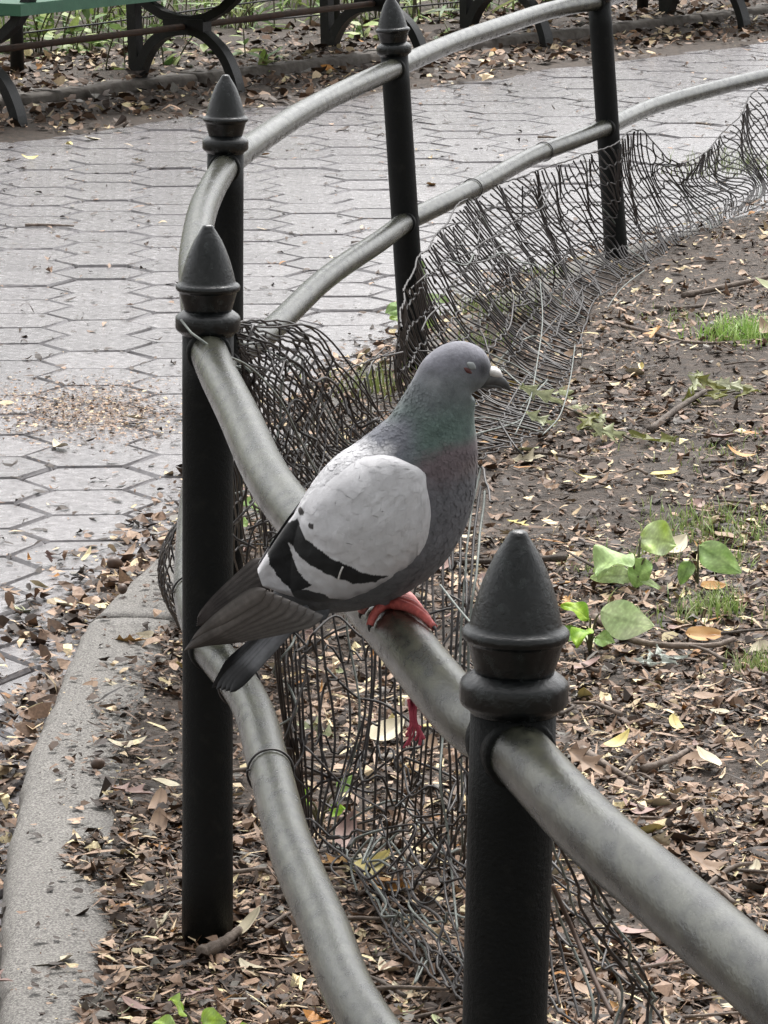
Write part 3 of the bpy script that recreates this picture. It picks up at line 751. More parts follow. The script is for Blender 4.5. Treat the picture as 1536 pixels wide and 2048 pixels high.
rows = [R3([(440, 905, 4.15), (520, 880, 4.4), (620, 800, 4.8), (700, 740, 5.1), (790, 700, 5.4)]),
        R3([(460, 1000, 4.2), (530, 960, 4.5), (630, 880, 4.9), (720, 820, 5.2), (800, 780, 5.5)]),
        RZ([(470, 1250, .06), (540, 1200, .06), (650, 1060, .06), (750, 960, .05), (850, 900, .04)]),
        RZ([(480, 1290, .012), (560, 1240, .012), (680, 1100, .012), (780, 1000, .012), (890, 930, .012)])]
nr = netting('wire_netting', 'tangled wire netting on the soil behind the second post', NG, rows, 34, 8, 23, zig=.3, amp=.02, shear=.08, light=(5, 17), r=.0013)
tangle(nr, rows, 30, 8)
# B: the part that folds over on the soil under the pigeon towards the nearest post
rows = [RZ([(600, 1640, .05), (700, 1660, .07), (800, 1640, .10), (900, 1640, .13), (1000, 1660, .14)]),
        RZ([(640, 1690, .02), (740, 1740, .04), (830, 1760, .06), (910, 1760, .08), (1000, 1780, .09)]),
        RZ([(760, 1830, .012), (830, 1860, .02), (900, 1890, .03), (960, 1900, .04), (1020, 1900, .05)]),
        RZ([(820, 1910, .01), (880, 1960, .012), (940, 2000, .015), (980, 2010, .02), (1040, 2020, .02)])]
nr = netting('wire_netting', 'flattened wire netting folded over on the soil below the pigeon', NG, rows, 8, 5, 37, amp=.03, shear=.12, r=.0015, zig=2.6)
tangle(nr, rows, 22, 9, amp=.02)
# C: standing behind the nearest post
rows = [RZ([(900, 1330, .30), (990, 1500, .28), (1090, 1640, .26), (1150, 1700, .24), (1200, 1760, .2)]),
        RZ([(930, 1480, .2), (1020, 1640, .18), (1110, 1760, .17), (1190, 1830, .15), (1260, 1880, .12)]),
        RZ([(960, 1640, .09), (1040, 1800, .08), (1120, 1890, .07), (1220, 1960, .06), (1310, 2010, .05)]),
        RZ([(980, 1800, .012), (1050, 1930, .012), (1120, 2040, .012), (1230, 2090, .012), (1345, 2110, .012)])]
nr = netting('wire_netting', 'loose wire netting standing behind the thick black post below the sloping rail', NG, rows, 22, 5, 41, amp=.03, shear=.14, light=(7, 15), r=.0015)
tangle(nr, rows, 14, 14, amp=.02)
# D: long sheet leaning off the lower rail along the far bays
Zr = (.285, .17, .055, .020)
U = [((800, 655), (790, 770), (830, 880), (950, 925)), ((835, 545), (850, 690), (930, 830), (1085, 868)), ((885, 452), (925, 610), (1000, 745), (1135, 785)), ((955, 392), (1000, 530), (1080, 645), (1168, 668)),
     ((1080, 332), (1105, 425), (1150, 525), (1205, 590)), ((1200, 292), (1215, 385), (1250, 475), (1290, 528)), ((1288, 262), (1305, 345), (1335, 435), (1368, 484)), ((1350, 328), (1370, 365), (1405, 412), (1440, 448)),
     ((1430, 288), (1450, 335), (1485, 385), (1518, 412)), ((1512, 186), (1528, 265), (1556, 340), (1590, 382)), ((1600, 170), (1610, 240), (1640, 310), (1680, 360))]
rows = [[at_z(*u[k], Zr[k] * (.75 if (i in (7, 8) and k < 2) else 1)) for i, u in enumerate(U)] for k in range(4)]
nr = netting('wire_netting', 'long grey wire netting leaning from the lower rail around the far posts', NG, rows, 165, 9, 53, amp=.022, shear=.025, light=(30, 62, 95, 140), r=.0018, zig=.6)
tangle(nr, [r_w[:5] for r_w in rows], 34, 77, r=.0016, amp=.03)
# E: little bulge outside the lower rail by the second post
rows = [RZ([(372, 1030, .30), (345, 1065, .30), (338, 1100, .28), (352, 1150, .25)]), RZ([(330, 1090, .22), (320, 1120, .20), (322, 1160, .18), (345, 1200, .16)]),
        RZ([(335, 1170, .12), (330, 1190, .11), (340, 1220, .10), (360, 1250, .10)]), RZ([(368, 1230, .05), (370, 1250, .05), (376, 1265, .05), (380, 1280, .05)])]
netting('wire_netting', 'small bulge of wire netting poking out over the kerb beside the post', NG, rows, 8, 9, 61, amp=.008, shear=.03, r=.0013)
# stray curled wires and ties
def stray(P, m='wire', name='loose_wire', label=None, r=.0011):
    C = catmull([list(p) for p in P], 24); o0 = Vector(C[0]); V, Fs = tube([Vector(p) - o0 for p in C], r, 5)
    o = obj(name, V, Fs, M[m]); o.location = o0; tag(o, label, 'wire'); return o
stray(R3([(362, 640, 3.82), (385, 668, 3.80), (440, 705, 3.78), (500, 735, 3.9), (560, 800, 4.0), (600, 880, 4.1), (640, 960, 4.2)]), 'wire_l', label='pale loose wire curling from the second post down past the top rail', r=.0013)
stray(R3([(478, 648, 3.9), (540, 655, 3.95), (610, 650, 4.0), (660, 680, 4.05), (720, 760, 4.1), (760, 830, 4.15)]), label='dark loose wire arching out from the neck of the second post')
stray(RZ([(770, 695, .30), (735, 730, .28), (720, 770, .24), (760, 800, .2), (830, 810, .15)]), label='thin dark wire loop beside the weed at the post foot')
stray(RZ([(1080, 560, .12), (1085, 640, .10), (1075, 720, .06), (1060, 800, .04), (1030, 870, .03)]), 'wire_l', label='pale wire laid across the netting beside the pigeon head', r=.0013)
stray(RZ([(1150, 690, .03), (1140, 760, .03), (1120, 830, .03), (1085, 870, .03)]), 'wire_l', label='pale wire along the lower hem of the far netting', r=.0013)
stray(RZ([(880, 860, .12), (960, 835, .12), (1030, 850, .08), (1085, 865, .05)]), 'wire_l', label='pale bent wire reaching behind the pigeon neck', r=.0012)
stray(RZ([(1290, 540, .02), (1250, 570, .03), (1225, 600, .02), (1200, 640, .01)]), 'wire_l', label='pale wire end sticking into the leaf litter at the far post', r=.0013)
stray(R3([(875, 1400, 3.9), (885, 1470, 3.9), (880, 1560, 3.85), (895, 1660, 3.85), (905, 1760, 3.8), (915, 1860, 3.7)]), 'wire_l', label='pale wire hanging upright just left of the thick black post', r=.0014)
stray(R3([(1105, 1770, 3.3), (1150, 1870, 3.3), (1190, 1960, 3.25), (1225, 2030, 3.2)]), 'rust', label='rusty brown wire leaning behind the thick black post', r=.0022)
stray(R3([(880, 1170, 3.9), (915, 1215, 3.85), (945, 1250, 3.8)]), 'wire_l', label='short pale wire end beside the nearest finial', r=.0013)
def tie(C, i, label):
    p = Vector(C[i]); T = (Vector(C[i + 1]) - Vector(C[i - 1])).normalized(); q = T.to_track_quat('Z', 'Y').to_matrix()
    P = [q @ Vector(((RAIL_R + .0016) * math.cos(a), (RAIL_R + .0016) * math.sin(a), .004 * math.sin(a * .5))) for a in np.linspace(0, 2 * PI * 1.02, 30)]
    P += [P[-1] + Vector((.004, -.004, .003)), P[-1] + Vector((.010, -.003, -.002))]
    V, Fs = tube(P, .0012, 5); o = obj('tie_wire', V, Fs, M['wire']); o.location = p
    tag(o, label, 'tie wire', 'tie wires twisted round the lower rail')
LR = RP[('low', 12)]
def near_i(C, px, py): return min(range(2, len(C) - 2), key=lambda i: (Vector(C[i]) - at_y(px, py, C[i][1])).length)
tie(LR, near_i(LR, 537, 1545), 'dark tie wire twisted round the lower rail below the pigeon')
tie(LR, near_i(LR, 490, 1360), 'dark tie wire round the lower rail under the tail tip')
tie(RP[('low', 23)], near_i(RP[('low', 23)], 375, 1190), 'dark tie wire on the lower rail just behind the second post')
tie(RP[('low', 45)], near_i(RP[('low', 45)], 940, 380), 'dark tie wire on the far lower rail above where the netting starts')
tie(RP[('low', 45)], near_i(RP[('low', 45)], 1090, 305), 'dark tie wire on the far lower rail next to the last post')

# ------------------------------------------------------------------ benches
def bench(c, nfr, gap, label, seat=True):
    root = empty('park_bench', (c.x, c.y, PATH_Z), label, 'bench', 'benches along the far side of the path')
    ex, ey = FD, FN         # along, towards the path
    def W(a, n_, z): return ex * a + ey * n_ + Vector((0, 0, z))
    def strap(P, wdt, th, parent, name='leg'):
        """flat iron bar: P list of (n,z), bar width along the bench"""
        C = catmull(P, 22); T = np.gradient(C, axis=0); T /= np.linalg.norm(T, axis=1, keepdims=True); V = []; Fs = []
        for (n_, z), t in zip(C, T):
            nn = np.array([-t[1], t[0]])
            for sa, sb in ((-1, -1), (1, -1), (1, 1), (-1, 1)): V.append(W(parent[1] + sa * wdt / 2, n_ + nn[0] * sb * th / 2, z + nn[1] * sb * th / 2))
        for i in range(len(C) - 1):
            for j in range(4): j2 = (j + 1) % 4; Fs.append((i * 4 + j, i * 4 + j2, i * 4 + 4 + j2, i * 4 + 4 + j))
        Fs.append((3, 2, 1, 0)); k = (len(C) - 1) * 4; Fs.append((k, k + 1, k + 2, k + 3))
        return obj(name, V, Fs, M['iron'], parent[0], smooth=False)
    for k in range(nfr):
        a = k * gap; pr = (root, a)
        lg = strap([(.0, 0), (-.012, .06), (-.055, .14), (-.13, .20), (-.20, .215)], .045, .030, pr)                    # front leg
        V, Fs = lathe([(.045, 0), (.045, .006), (.03, .012), (.018, .02)], 16); obj('foot_plate', [Vector(v) + W(a, .004, 0) for v in V], Fs, M['iron'], lg, smooth=False)
        strap([(-.40, 0), (-.388, .07), (-.345, .15), (-.28, .20), (-.20, .215)], .045, .034, pr)                        # rear leg
        strap([(-.405, 0.0), (-.41, .2), (-.42, .42)], .04, .035, pr, 'back_post')
        mb = MB(); mb.box(W(a, -.20, .228), .05, .16, .045, Matrix.Rotation(math.atan2(FD.y, FD.x), 3, 'Z')); mb.build('hub', M['iron'], root, smooth=False)
        ring = [(-.20 + .27 * math.sin(t), .515 - .27 * math.cos(t)) for t in np.linspace(-2.4, 2.4, 12)]
        strap(ring, .04, .03, pr, 'arm_ring')
        strap([(-.42, .42), (-.47, .62), (-.52, .82)], .04, .03, pr, 'back_post')
    P = [W(-.1, -.20, .225), W((nfr - 1) * gap + .1, -.20, .225)]; V, Fs = tube(catmull(P, 4), .011, 8); obj('brace', V, Fs, M['rust'], root)
    L_ = (nfr - 1) * gap + .16; Rz = Matrix.Rotation(math.atan2(FD.y, FD.x), 3, 'Z')
    for i in range(5):
        mb = MB(); mb.box(W((nfr - 1) * gap / 2, .03 - i * .092, .372 - .006 * i), L_, .08, .036, Rz); mb.build('slat', M['slat'], root, smooth=False)
    for i in range(4):
        z = .54 + i * .088; mb = MB(); mb.box(W((nfr - 1) * gap / 2, -.445 - i * .021, z), L_, .034, .072, Rz); mb.build('slat', M['slat'], root, smooth=False)
    return root
f1 = at_z(40, 262, PATH_Z); f3 = at_z(850, 138, PATH_Z)
gapA = (f3 - f1).length / 2
FDs = FD; FD = (f3 - f1).normalized(); FN = Vector((FD.y, -FD.x, 0))
bench(f1, 3, gapA, 'long green slatted bench with black iron ring legs across the path, nearest its left end')
f4 = at_z(1095, 103, PATH_Z)
FD = (at_z(1490, 65, PATH_Z) - f4).normalized(); FN = Vector((FD.y, -FD.x, 0))
bench(f4, 3, (at_z(1490, 65, PATH_Z) - f4).length, 'black iron legged bench farther along the path beyond the last post')
FD = FDs; FN = Vector((FD.y, -FD.x, 0))
# low wire fence behind the benches
lf = empty('low_fence', at_z(35, 155, 0), 'low black iron fence with thin wires behind the benches', 'fence'); LO0 = Vector(lf.location)
pts = [at_z(px, py, .0) for px, py in ((35, 155), (668, 76), (1285, 28))]; d0 = (pts[1] - pts[0]); pts = [pts[0] - d0] + pts + [pts[2] + (pts[2] - pts[1]) * .9]
for p in pts:
    V, Fs = lathe([(.024, -.03), (.022, .2), (.022, .34), (.03, .35), (.026, .38), (.008, .40)], 14); obj('post', [Vector(v) + p - LO0 for v in V], Fs, M['iron'], lf)
for z in (.10, .155, .21, .27, .33):
    C = catmull([list(p + Vector((0, 0, z + .01 * math.sin(i * 3 + z * 50)))) for i, p in enumerate(pts)], 40); V, Fs = tube([Vector(p) - LO0 for p in C], .0035 if z < .3 else .007, 6); obj('wire', V, Fs, M['iron'], lf)

# ------------------------------------------------------------------ leaves, litter, twigs
PAL = [((.024, .015, .010), 20), ((.052, .033, .022), 22), ((.115, .075, .052), 20), ((.215, .15, .112), 16), ((.34, .25, .19), 11), ((.47, .38, .27), 7), ((.60, .52, .35), 4), ((.16, .15, .135), 4), ((.26, .13, .05), .7)]
PC = np.array([p[0] for p in PAL]); PW = np.array([p[1] for p in PAL], float); PW /= PW.sum()
def litter(name, pts, zf, smin, smax, seed, tilt=.45, wts=PW, kind='stuff', label=None, parent=None, lift=.0015, curl=.5, aspect=(.3, .8), mat_='litter', pal=PC, powr=2.2):
    """a mass of bent leaf scraps, one mesh: pts = list of (x, y)"""
    r = np.random.RandomState(seed); n = len(pts); P = np.array(pts)
    L_ = smin + (smax - smin) * r.rand(n) ** powr; Wd = L_ * (aspect[0] + (aspect[1] - aspect[0]) * r.rand(n))
    az = r.rand(n) * 2 * PI; tx = r.normal(0, tilt, n); ty = r.normal(0, tilt * .6, n); cu = r.normal(0, curl, n)
    base = np.array([[-.5, -.05], [-.5, .05], [-.15, -.5], [-.15, .5], [.25, -.4], [.25, .4], [.5, 0]])
    jit = r.normal(0, .08, (n, 7, 2))
    b = base[None] + jit
    X = b[:, :, 0] * L_[:, None]; Yy = b[:, :, 1] * Wd[:, None]
    Z = cu[:, None] * (b[:, :, 0] ** 2) * L_[:, None] + r.normal(0, .5, n)[:, None] * (b[:, :, 1] ** 2) * Wd[:, None]
    Y2 = Yy * np.cos(tx)[:, None] - Z * np.sin(tx)[:, None]; Z2 = Yy * np.sin(tx)[:, None] + Z * np.cos(tx)[:, None]
    X2 = X * np.cos(ty)[:, None] + Z2 * np.sin(ty)[:, None]; Z3 = -X * np.sin(ty)[:, None] + Z2 * np.cos(ty)[:, None]
    XX = X2 * np.cos(az)[:, None] - Y2 * np.sin(az)[:, None] + P[:, 0:1]; YY = X2 * np.sin(az)[:, None] + Y2 * np.cos(az)[:, None] + P[:, 1:2]
    zb = np.array([zf(p[0], p[1]) for p in pts]); low = Z3.min(1)
    ZZ = Z3 - low[:, None] * .75 + zb[:, None] + lift * r.rand(n)[:, None]
    V = np.stack([XX, YY, ZZ], 2).reshape(-1, 3)
    fb = [(0, 2, 3, 1), (2, 4, 5, 3), (4, 6, 5)]
    Fs = [tuple(i * 7 + q for q in f) for i in range(n) for f in fb]
    ci = r.choice(len(pal), n, p=wts); c = pal[ci] * (1 + r.normal(0, .15, (n, 1))); lm = c.mean(1, keepdims=True); c = np.clip(lm + 1.3 * (c - lm), .004, .9)
    C = np.repeat(c, 7, 0)
    o = obj(name, V, Fs, M[mat_], parent, smooth=False, cols=C); tag(o, label, kind=kind)
    if label: o['category'] = 'litter'
    return o
def scatter_px(n, x0, x1, y0, y1, seed, z=0., pw=1.0, cond=None):
    """points spread evenly in the picture, laid on the ground"""
    r = random.Random(seed); out = []
    while len(out) < n:
        px = r.uniform(x0, x1); py = y0 + (y1 - y0) * r.random() ** pw; p = at_z(px, py, z)
        if cond and not cond(p.x, p.y): 
            continue
        out.append((p.x, p.y))
    return out
def on_soil(x, y): return x > (kerb_in(y) - .008 + .03 * nz(x, y, 9, 4) - (.03 if nz(x, y, 3.5, 8) > .25 else 0) if y < 5.7 else kerb_out(y) + .03 * nz(x, y, 6, 4))
def patchy(x, y): return on_soil(x, y) and (nz(x, y, 3.1, 6) + .5 * nz(x, y, 8, 2) < .22 or r_.random() < .22)
def sz(x, y): return max(soil_z(x, y), .001 if x < kerb_in(y) else -1)
r_ = random.Random(8)
pts = scatter_px(46000, -120, 1700, 380, 2200, 5, cond=patchy)
litter('leaf_litter', pts, sz, .003, .030, 5, tilt=.34, lift=.004, curl=.9, powr=2.8, aspect=(.2, .65), label='brown leaf litter and bark scraps covering the soil bed')
r_ = random.Random(8); pts = []
while len(pts) < 16000:                         # even ground density, so it does not stop at the frame
    y = r_.uniform(2.2, 10.5); x = kerb_in(y) - .03 + r_.random() * 2.4
    if on_soil(x, y): pts.append((x, y))
litter('leaf_litter', pts, sz, .005, .03, 6, aspect=(.2, .6), label='finer brown leaf litter strewn through the soil bed')
pts = scatter_px(12000, -120, 1700, 380, 2200, 55, cond=patchy)
litter('twig_litter', pts, sz, .012, .05, 56, tilt=.3, lift=.008, aspect=(.05, .14), curl=.3, powr=1.8, label='fine broken twig bits and stalks mixed into the soil')
pts = scatter_px(24000, -120, 1700, 380, 2200, 91, cond=on_soil)
litter('soil_crumbs', pts, sz, .002, .009, 92, tilt=.5, lift=.003, powr=1.5, aspect=(.3, .8), label='small crumbs of soil and shredded leaf all over the bed')
PDK0 = np.array([.38, .28, .13, .08, .05, .04, .02, .02, .0]); PDK0 /= PDK0.sum()
# gutter litter against the kerb, scraps on the kerb, bits on the pavers
def pz(x, y): return PATH_Z + .001
pts = []
while len(pts) < 7500:
    y = r_.uniform(3.3, 9.5); x = kerb_out(y) - abs(r_.gauss(0, .075)) - .002
    if nz(x, y, 2.2, 2) > -.25 or r_.random() < .25: pts.append((x, y))
litter('gutter_litter', pts, lambda x, y: PATH_Z + .001 + .034 * max(0, 1 - (kerb_out(y) - x) / .07) * r_.random(), .005, .034, 7, label='dead leaf scraps gathered on the path along the kerb')
pts = []
while len(pts) < 2600:
    y = r_.uniform(3.2, 7.5); x = kerb_out(y) + .01 + r_.random() ** .5 * KERB_W * 1.1
    if nz(x, y, 6, 12) + .4 * nz(x, y, 20, 3) > -.05 or r_.random() < .15: pts.append((x, y))
litter('kerb_litter', pts, lambda x, y: .0045, .003, .020, 9, wts=PDK0, powr=3.0, tilt=.3, label='dark soil crumbs and leaf scraps lying on the kerb')
PDK = np.array([.45, .3, .12, .05, .02, .02, .01, .02, .01]); PDK /= PDK.sum()
def on_path(x, y): return x < kerb_out(y) - .01 and far_s(x, y) > 0
pts = scatter_px(2600, -100, 1650, 110, 1300, 12, z=PATH_Z, cond=on_path)
for q, x, y in hexes:                            # bits caught in the joints
    for _ in range(7):
        a = int(r_.random() * 6) * PI / 3 + yaw; b = a + PI / 3; f = r_.random(); X_ = x + SIDE * (math.cos(a) * (1 - f) + math.cos(b) * f); Y_ = y + SIDE * (math.sin(a) * (1 - f) + math.sin(b) * f)
        if on_path(X_, Y_): pts.append((X_, Y_))
litter('path_litter', pts, pz, .004, .034, 12, tilt=.2, wts=PDK, label='small dark bits of bark scattered on the hexagonal pavers', aspect=(.15, .5), powr=3.2)
pts = []
for _ in range(5200):
    px = r_.gauss(215, 85) if r_.random() < .6 else r_.gauss(60, 110); py = r_.gauss(822 + (px - 200) * .02, 30); p = at_z(px, py, PATH_Z)
    pts.append((p.x, p.y))
TANP = np.array([.02, .1, .24, .3, .2, .1, .02, .0, .02]); TANP /= TANP.sum()
litter('seed_litter', pts, pz, .003, .011, 14, wts=TANP, tilt=.3, label='patch of tan seed husks spilled on the pavers')
pts = []
while len(pts) < 17000:
    s = r_.uniform(-3, 6); q = r_.random() ** .8 * 1.5 - .16; p = FAR_A + FDs * s - FN * q
    if q < .05 and nz(p.x, p.y, 4, 3) < .0: continue
    pts.append((p.x, p.y))
litter('verge_litter', pts, lambda x, y: PATH_Z + .016 + (.045 if far_s(x, y) < -.62 else (.04 if far_s(x, y) < -.53 else 0)), .007, .055, 15, label='dead leaves heaped under the benches on the far verge')

def leaf_mesh(name, L_, Wd, seed, curl=.3, fold=.2, lobes=0, col=(.3, .2, .1), col2=None, nl=12, nw=6, wave=.1, matk='litter'):
    """a single leaf in its own frame: base at origin, along +X"""
    r = random.Random(seed); V = []; C = []; Fs = []
    for i in range(nl + 1):
        f = i / nl; wv = math.sin(PI * min(f ** .75, 1)) ** .8 if lobes == 0 else math.sin(PI * f ** .8) ** .6 * (.62 + .38 * math.cos(f * 2 * PI * lobes + .4))
        wv = max(wv, .02)
        for j in range(nw + 1):
            q = (j / nw - .5) * 2; x = f * L_ - (.10 * L_ * abs(q) * math.cos(f * 2 * PI * lobes) if lobes else 0); y = q * wv * Wd / 2
            z = fold * abs(q) * wv * Wd / 2 + curl * L_ * (f - .5) ** 2 * 1.2 + (.05 * Wd * nz(f * 4, q * 2.5, 1, seed * .3) if matk == 'leafgreen' else 0) + wave * Wd * (math.sin(f * 9 + q * 2 + seed) * .25 * abs(q)) 
            V.append((x, y, z)); c = lerp(col, col2 if col2 else np.array(col) * .7, min(max(.5 + .8 * nz(f * 2.5, q * 1.5, 1, seed), 0), 1)) * (.75 if abs(q) < .08 else 1); C.append(c * (1.22 if (matk == 'leafgreen' and abs(((f - .35 * abs(q)) * 6.5) % 1 - .5) < .13) else 1))
    for i in range(nl):
        for j in range(nw): a = i * (nw + 1) + j; Fs.append((a, a + nw + 1, a + nw + 2, a + 1))
    me_o = obj(name, V, Fs, M[matk], cols=C); return me_o
# individual fallen leaves
KIND = {
 'tan':    ('curled tan dead leaf', (.36, .25, .17), (.24, .16, .11)),
 'cream':  ('pale cream dry leaf', (.58, .52, .38), (.46, .40, .28)),
 'orange': ('orange brown fallen leaf', (.42, .20, .055), (.48, .30, .12)),
 'yellow': ('yellow fallen leaf', (.62, .50, .14), (.55, .48, .22)),
 'pink':   ('pinkish brown dead leaf', (.33, .22, .19), (.22, .14, .12)),
 'dark':   ('dark brown rotten leaf', (.07, .042, .028), (.045, .03, .02)),
 'green':  ('pale green fallen leaf', (.34, .38, .20), (.42, .43, .27))}
protoL = {}
for k, (lb, c1, c2) in KIND.items():
    protoL[k] = []
    for v_ in range(3):
        o = leaf_mesh('fallen_leaf', 1.0, (.55, .42, .7)[v_], v_ * 7 + len(k), curl=(.35, .7, .2)[v_], fold=(.35, .15, .5)[v_], lobes=(0, 0, 3)[v_], col=c1, col2=c2)
        protoL[k].append(o.data); bpy.data.objects.remove(o)
def put_leaf(k, p, L_, rz, place, tx=0., ty=0., v_=None, label=None, group=True):
    o = linked('fallen_leaf', protoL[k][random.randrange(3) if v_ is None else v_], None, (p.x, p.y, p.z + .002 + L_ * .03), (tx, ty, rz), (L_, L_, L_))
    tag(o, label or f'{KIND[k][0]} lying on the {place}', 'leaf', f'{k} leaves on the {place}' if (group and not label) else None); return o
rl = random.Random(21); random.seed(4)
names = list(KIND)
wts = dict(tan=30, cream=26, orange=6, yellow=6, pink=22, dark=14, green=5)
n_ = 0
while n_ < 210:
    px, py = rl.uniform(380, 1560), rl.uniform(480, 2060); p = at_z(px, py, 0)
    if not on_soil(p.x, p.y): continue
    k = rl.choices(names, [wts[q] for q in names])[0]; p.z = soil_z(p.x, p.y) + .004
    put_leaf(k, p, rl.uniform(.022, .062), rl.uniform(0, 6.28), 'soil', rl.gauss(0, .35), rl.gauss(0, .3)); n_ += 1
for n_ in range(34):
    px, py = rl.uniform(0, 380), rl.uniform(1100, 2040); p = at_z(px, py, 0); k = rl.choices(names, [wts[q] for q in names])[0]
    place = 'soil' if on_soil(p.x, p.y) else ('kerb' if p.x > kerb_out(p.y) else 'path beside the kerb')
    if place == 'kerb' and rl.random() < .6: continue
    p.z = PATH_Z if place.startswith('path') else (.004 if place == 'soil' else -.002)
    if place.startswith('path'): p = at_z(px, py, PATH_Z)
    put_leaf(k, p, rl.uniform(.025, .055), rl.uniform(0, 6.28), place, rl.gauss(0, .3), rl.gauss(0, .25))
for px, py, k, L_ in ((140, 292, 'yellow', .05), (170, 280, 'cream', .06), (78, 320, 'yellow', .05), (288, 326, 'cream', .04), (40, 322, 'dark', .05), (862, 372, 'orange', .05), (540, 313, 'orange', .05), (130, 903, 'cream', .055), (290, 845, 'cream', .05), (700, 258, 'dark', .05)):
    put_leaf(k, at_z(px, py, PATH_Z + .002), L_, rl.uniform(0, 6.28), 'pavers', rl.gauss(0, .15), rl.gauss(0, .15))
def one(px, py, k, L_, rz, tx, ty, v_, label): p = at_z(px, py, 0); p.z = soil_z(p.x, p.y) + .006; put_leaf(k, p, L_, rz, 'soil', tx, ty, v_, label)
one(1370, 1275, 'orange', .055, .05, .5, 0, 0, 'broad amber leaf resting on a stick by the grass tuft')
one(1400, 1195, 'orange', .04, .2, .4, 0, 0, 'small amber leaf tucked behind the grass tuft')
one(1335, 1258, 'pink', .02, .3, .3, 0, 0, 'small reddish leaf beside the broad amber leaf')
one(1230, 975, 'tan', .035, 1.2, .2, 0, 2, 'tan lobed leaf beside the withered oak sprig')
one(1310, 972, 'yellow', .022, .8, .5, 0, 0, 'little yellow leaf alone on bare dark soil')
one(215, 1500, 'cream', .05, .35, .1, 0, 1, 'long pale leaf lying across the edge of the kerb')
one(290, 1290, 'orange', .055, 2.6, .3, .1, 2, 'large orange leaf left of the second post')
one(700, 1770, 'yellow', .06, .8, .5, -.2, 1, 'long olive yellow leaf under the folded netting')
one(740, 1790, 'orange', .05, -.4, .2, 0, 0, 'orange leaf under the folded netting')
one(640, 1740, 'orange', .04, .3, .2, 0, 2, 'brown orange leaf beside the lower rail below the pigeon')
one(1210, 1510, 'yellow', .045, .75, .2, -.3, 1, 'narrow yellow leaf beside the short thick stick')
# twigs
def twig(P, r, label, group=None, name='twig'):
    C = catmull([list(p) for p in P], 14); o0 = Vector(C[0]); rr = np.linspace(r, r * .55, 14) * (1 + .12 * np.sin(np.arange(14) * 2.3))
    V, Fs = tube([Vector(p) - o0 for p in C], rr, 7); o = obj(name, V, Fs, M['twig']); o.location = o0; tag(o, label, 'twig', group); return o
def tz(px, py, h=.004): p = at_z(px, py, 0); p.z = max(soil_z(p.x, p.y), 0) + h; return p
twig([tz(1165, 1505), tz(1215, 1545, .008), tz(1275, 1575)], .0055, 'short thick stick lying beside the narrow yellow leaf', name='stick')
twig([tz(1285, 1545), tz(1340, 1530, .006), tz(1385, 1500)], .0050, 'knobbly brown stick right of the short thick stick', name='stick')
twig([tz(1365, 606), tz(1450, 598, .01), tz(1600, 580, .012)], .007, 'long dark stick lying before the far grass tuft', name='stick')
twig([tz(1300, 870), tz(1350, 845, .012), tz(1410, 815, .02)], .0075, 'pale grey stick leaning on the withered leaves', name='stick')
twig([tz(1310, 630), tz(1360, 632, .006), tz(1430, 622)], .006, 'dark curved stick between the leaves and the long dark stick', name='stick')
twig([tz(1220, 660), tz(1300, 690, .01), tz(1400, 712), tz(1560, 708)], .004, 'long thin twig trailing past the bright grass tuft', name='stick')
twig([tz(1190, 1240), tz(1280, 1290), tz(1420, 1300, .006), tz(1470, 1282)], .006, 'dark stick under the broad amber leaf', name='stick')
twig([tz(1130, 1120), tz(1010, 1130, .006), tz(900, 1128)], .006, 'dark stick lying between pigeon breast and nearest finial', name='stick')
twig([tz(1360, 1700), tz(1440, 1745, .006), tz(1540, 1752)], .0035, 'forked thin twig on mulch right of the sloping rail', name='stick')
twig([tz(1400, 1790), tz(1470, 1750, .01), tz(1540, 1735)], .0035, 'slender twig crossing the forked twig', name='stick')
twig([tz(400, 1915), tz(440, 1905, .008), tz(480, 1885, .014)], .008, 'mossy root stub at the foot of the second post', name='stick')
for k in range(95):
    while True:
        px, py = rl.uniform(480, 1560), rl.uniform(520, 2050); p = at_z(px, py, 0)
        if on_soil(p.x + .0, p.y): break
    a = rl.uniform(0, PI); L_ = rl.uniform(.04, .14); q = Vector((p.x, p.y, max(soil_z(p.x, p.y), 0) + .006)); d = Vector((math.cos(a), math.sin(a), 0)); s_ = Vector((-d.y, d.x, 0))
    twig([q - d * L_ / 2, q + s_ * rl.gauss(0, .008) + Vector((0, 0, rl.uniform(0, .006))), q + d * L_ / 2], rl.uniform(.0016, .0038), 'thin brown twig lying in the leaf litter', 'thin twigs in the leaf litter')
for k, (x0, y0, x1, y1) in enumerate(((50, 450, 148, 452), (205, 248, 295, 240), (1075, 274, 1125, 276), (1392, 246, 1422, 250))):
    a, b = at_z(x0, y0, PATH_Z + .006), at_z(x1, y1, PATH_Z + .006); twig([a, (a + b) / 2 + Vector((0, .01, 0)), b], .004, 'dark twig lying on the pavers', 'dark twigs on the pavers')

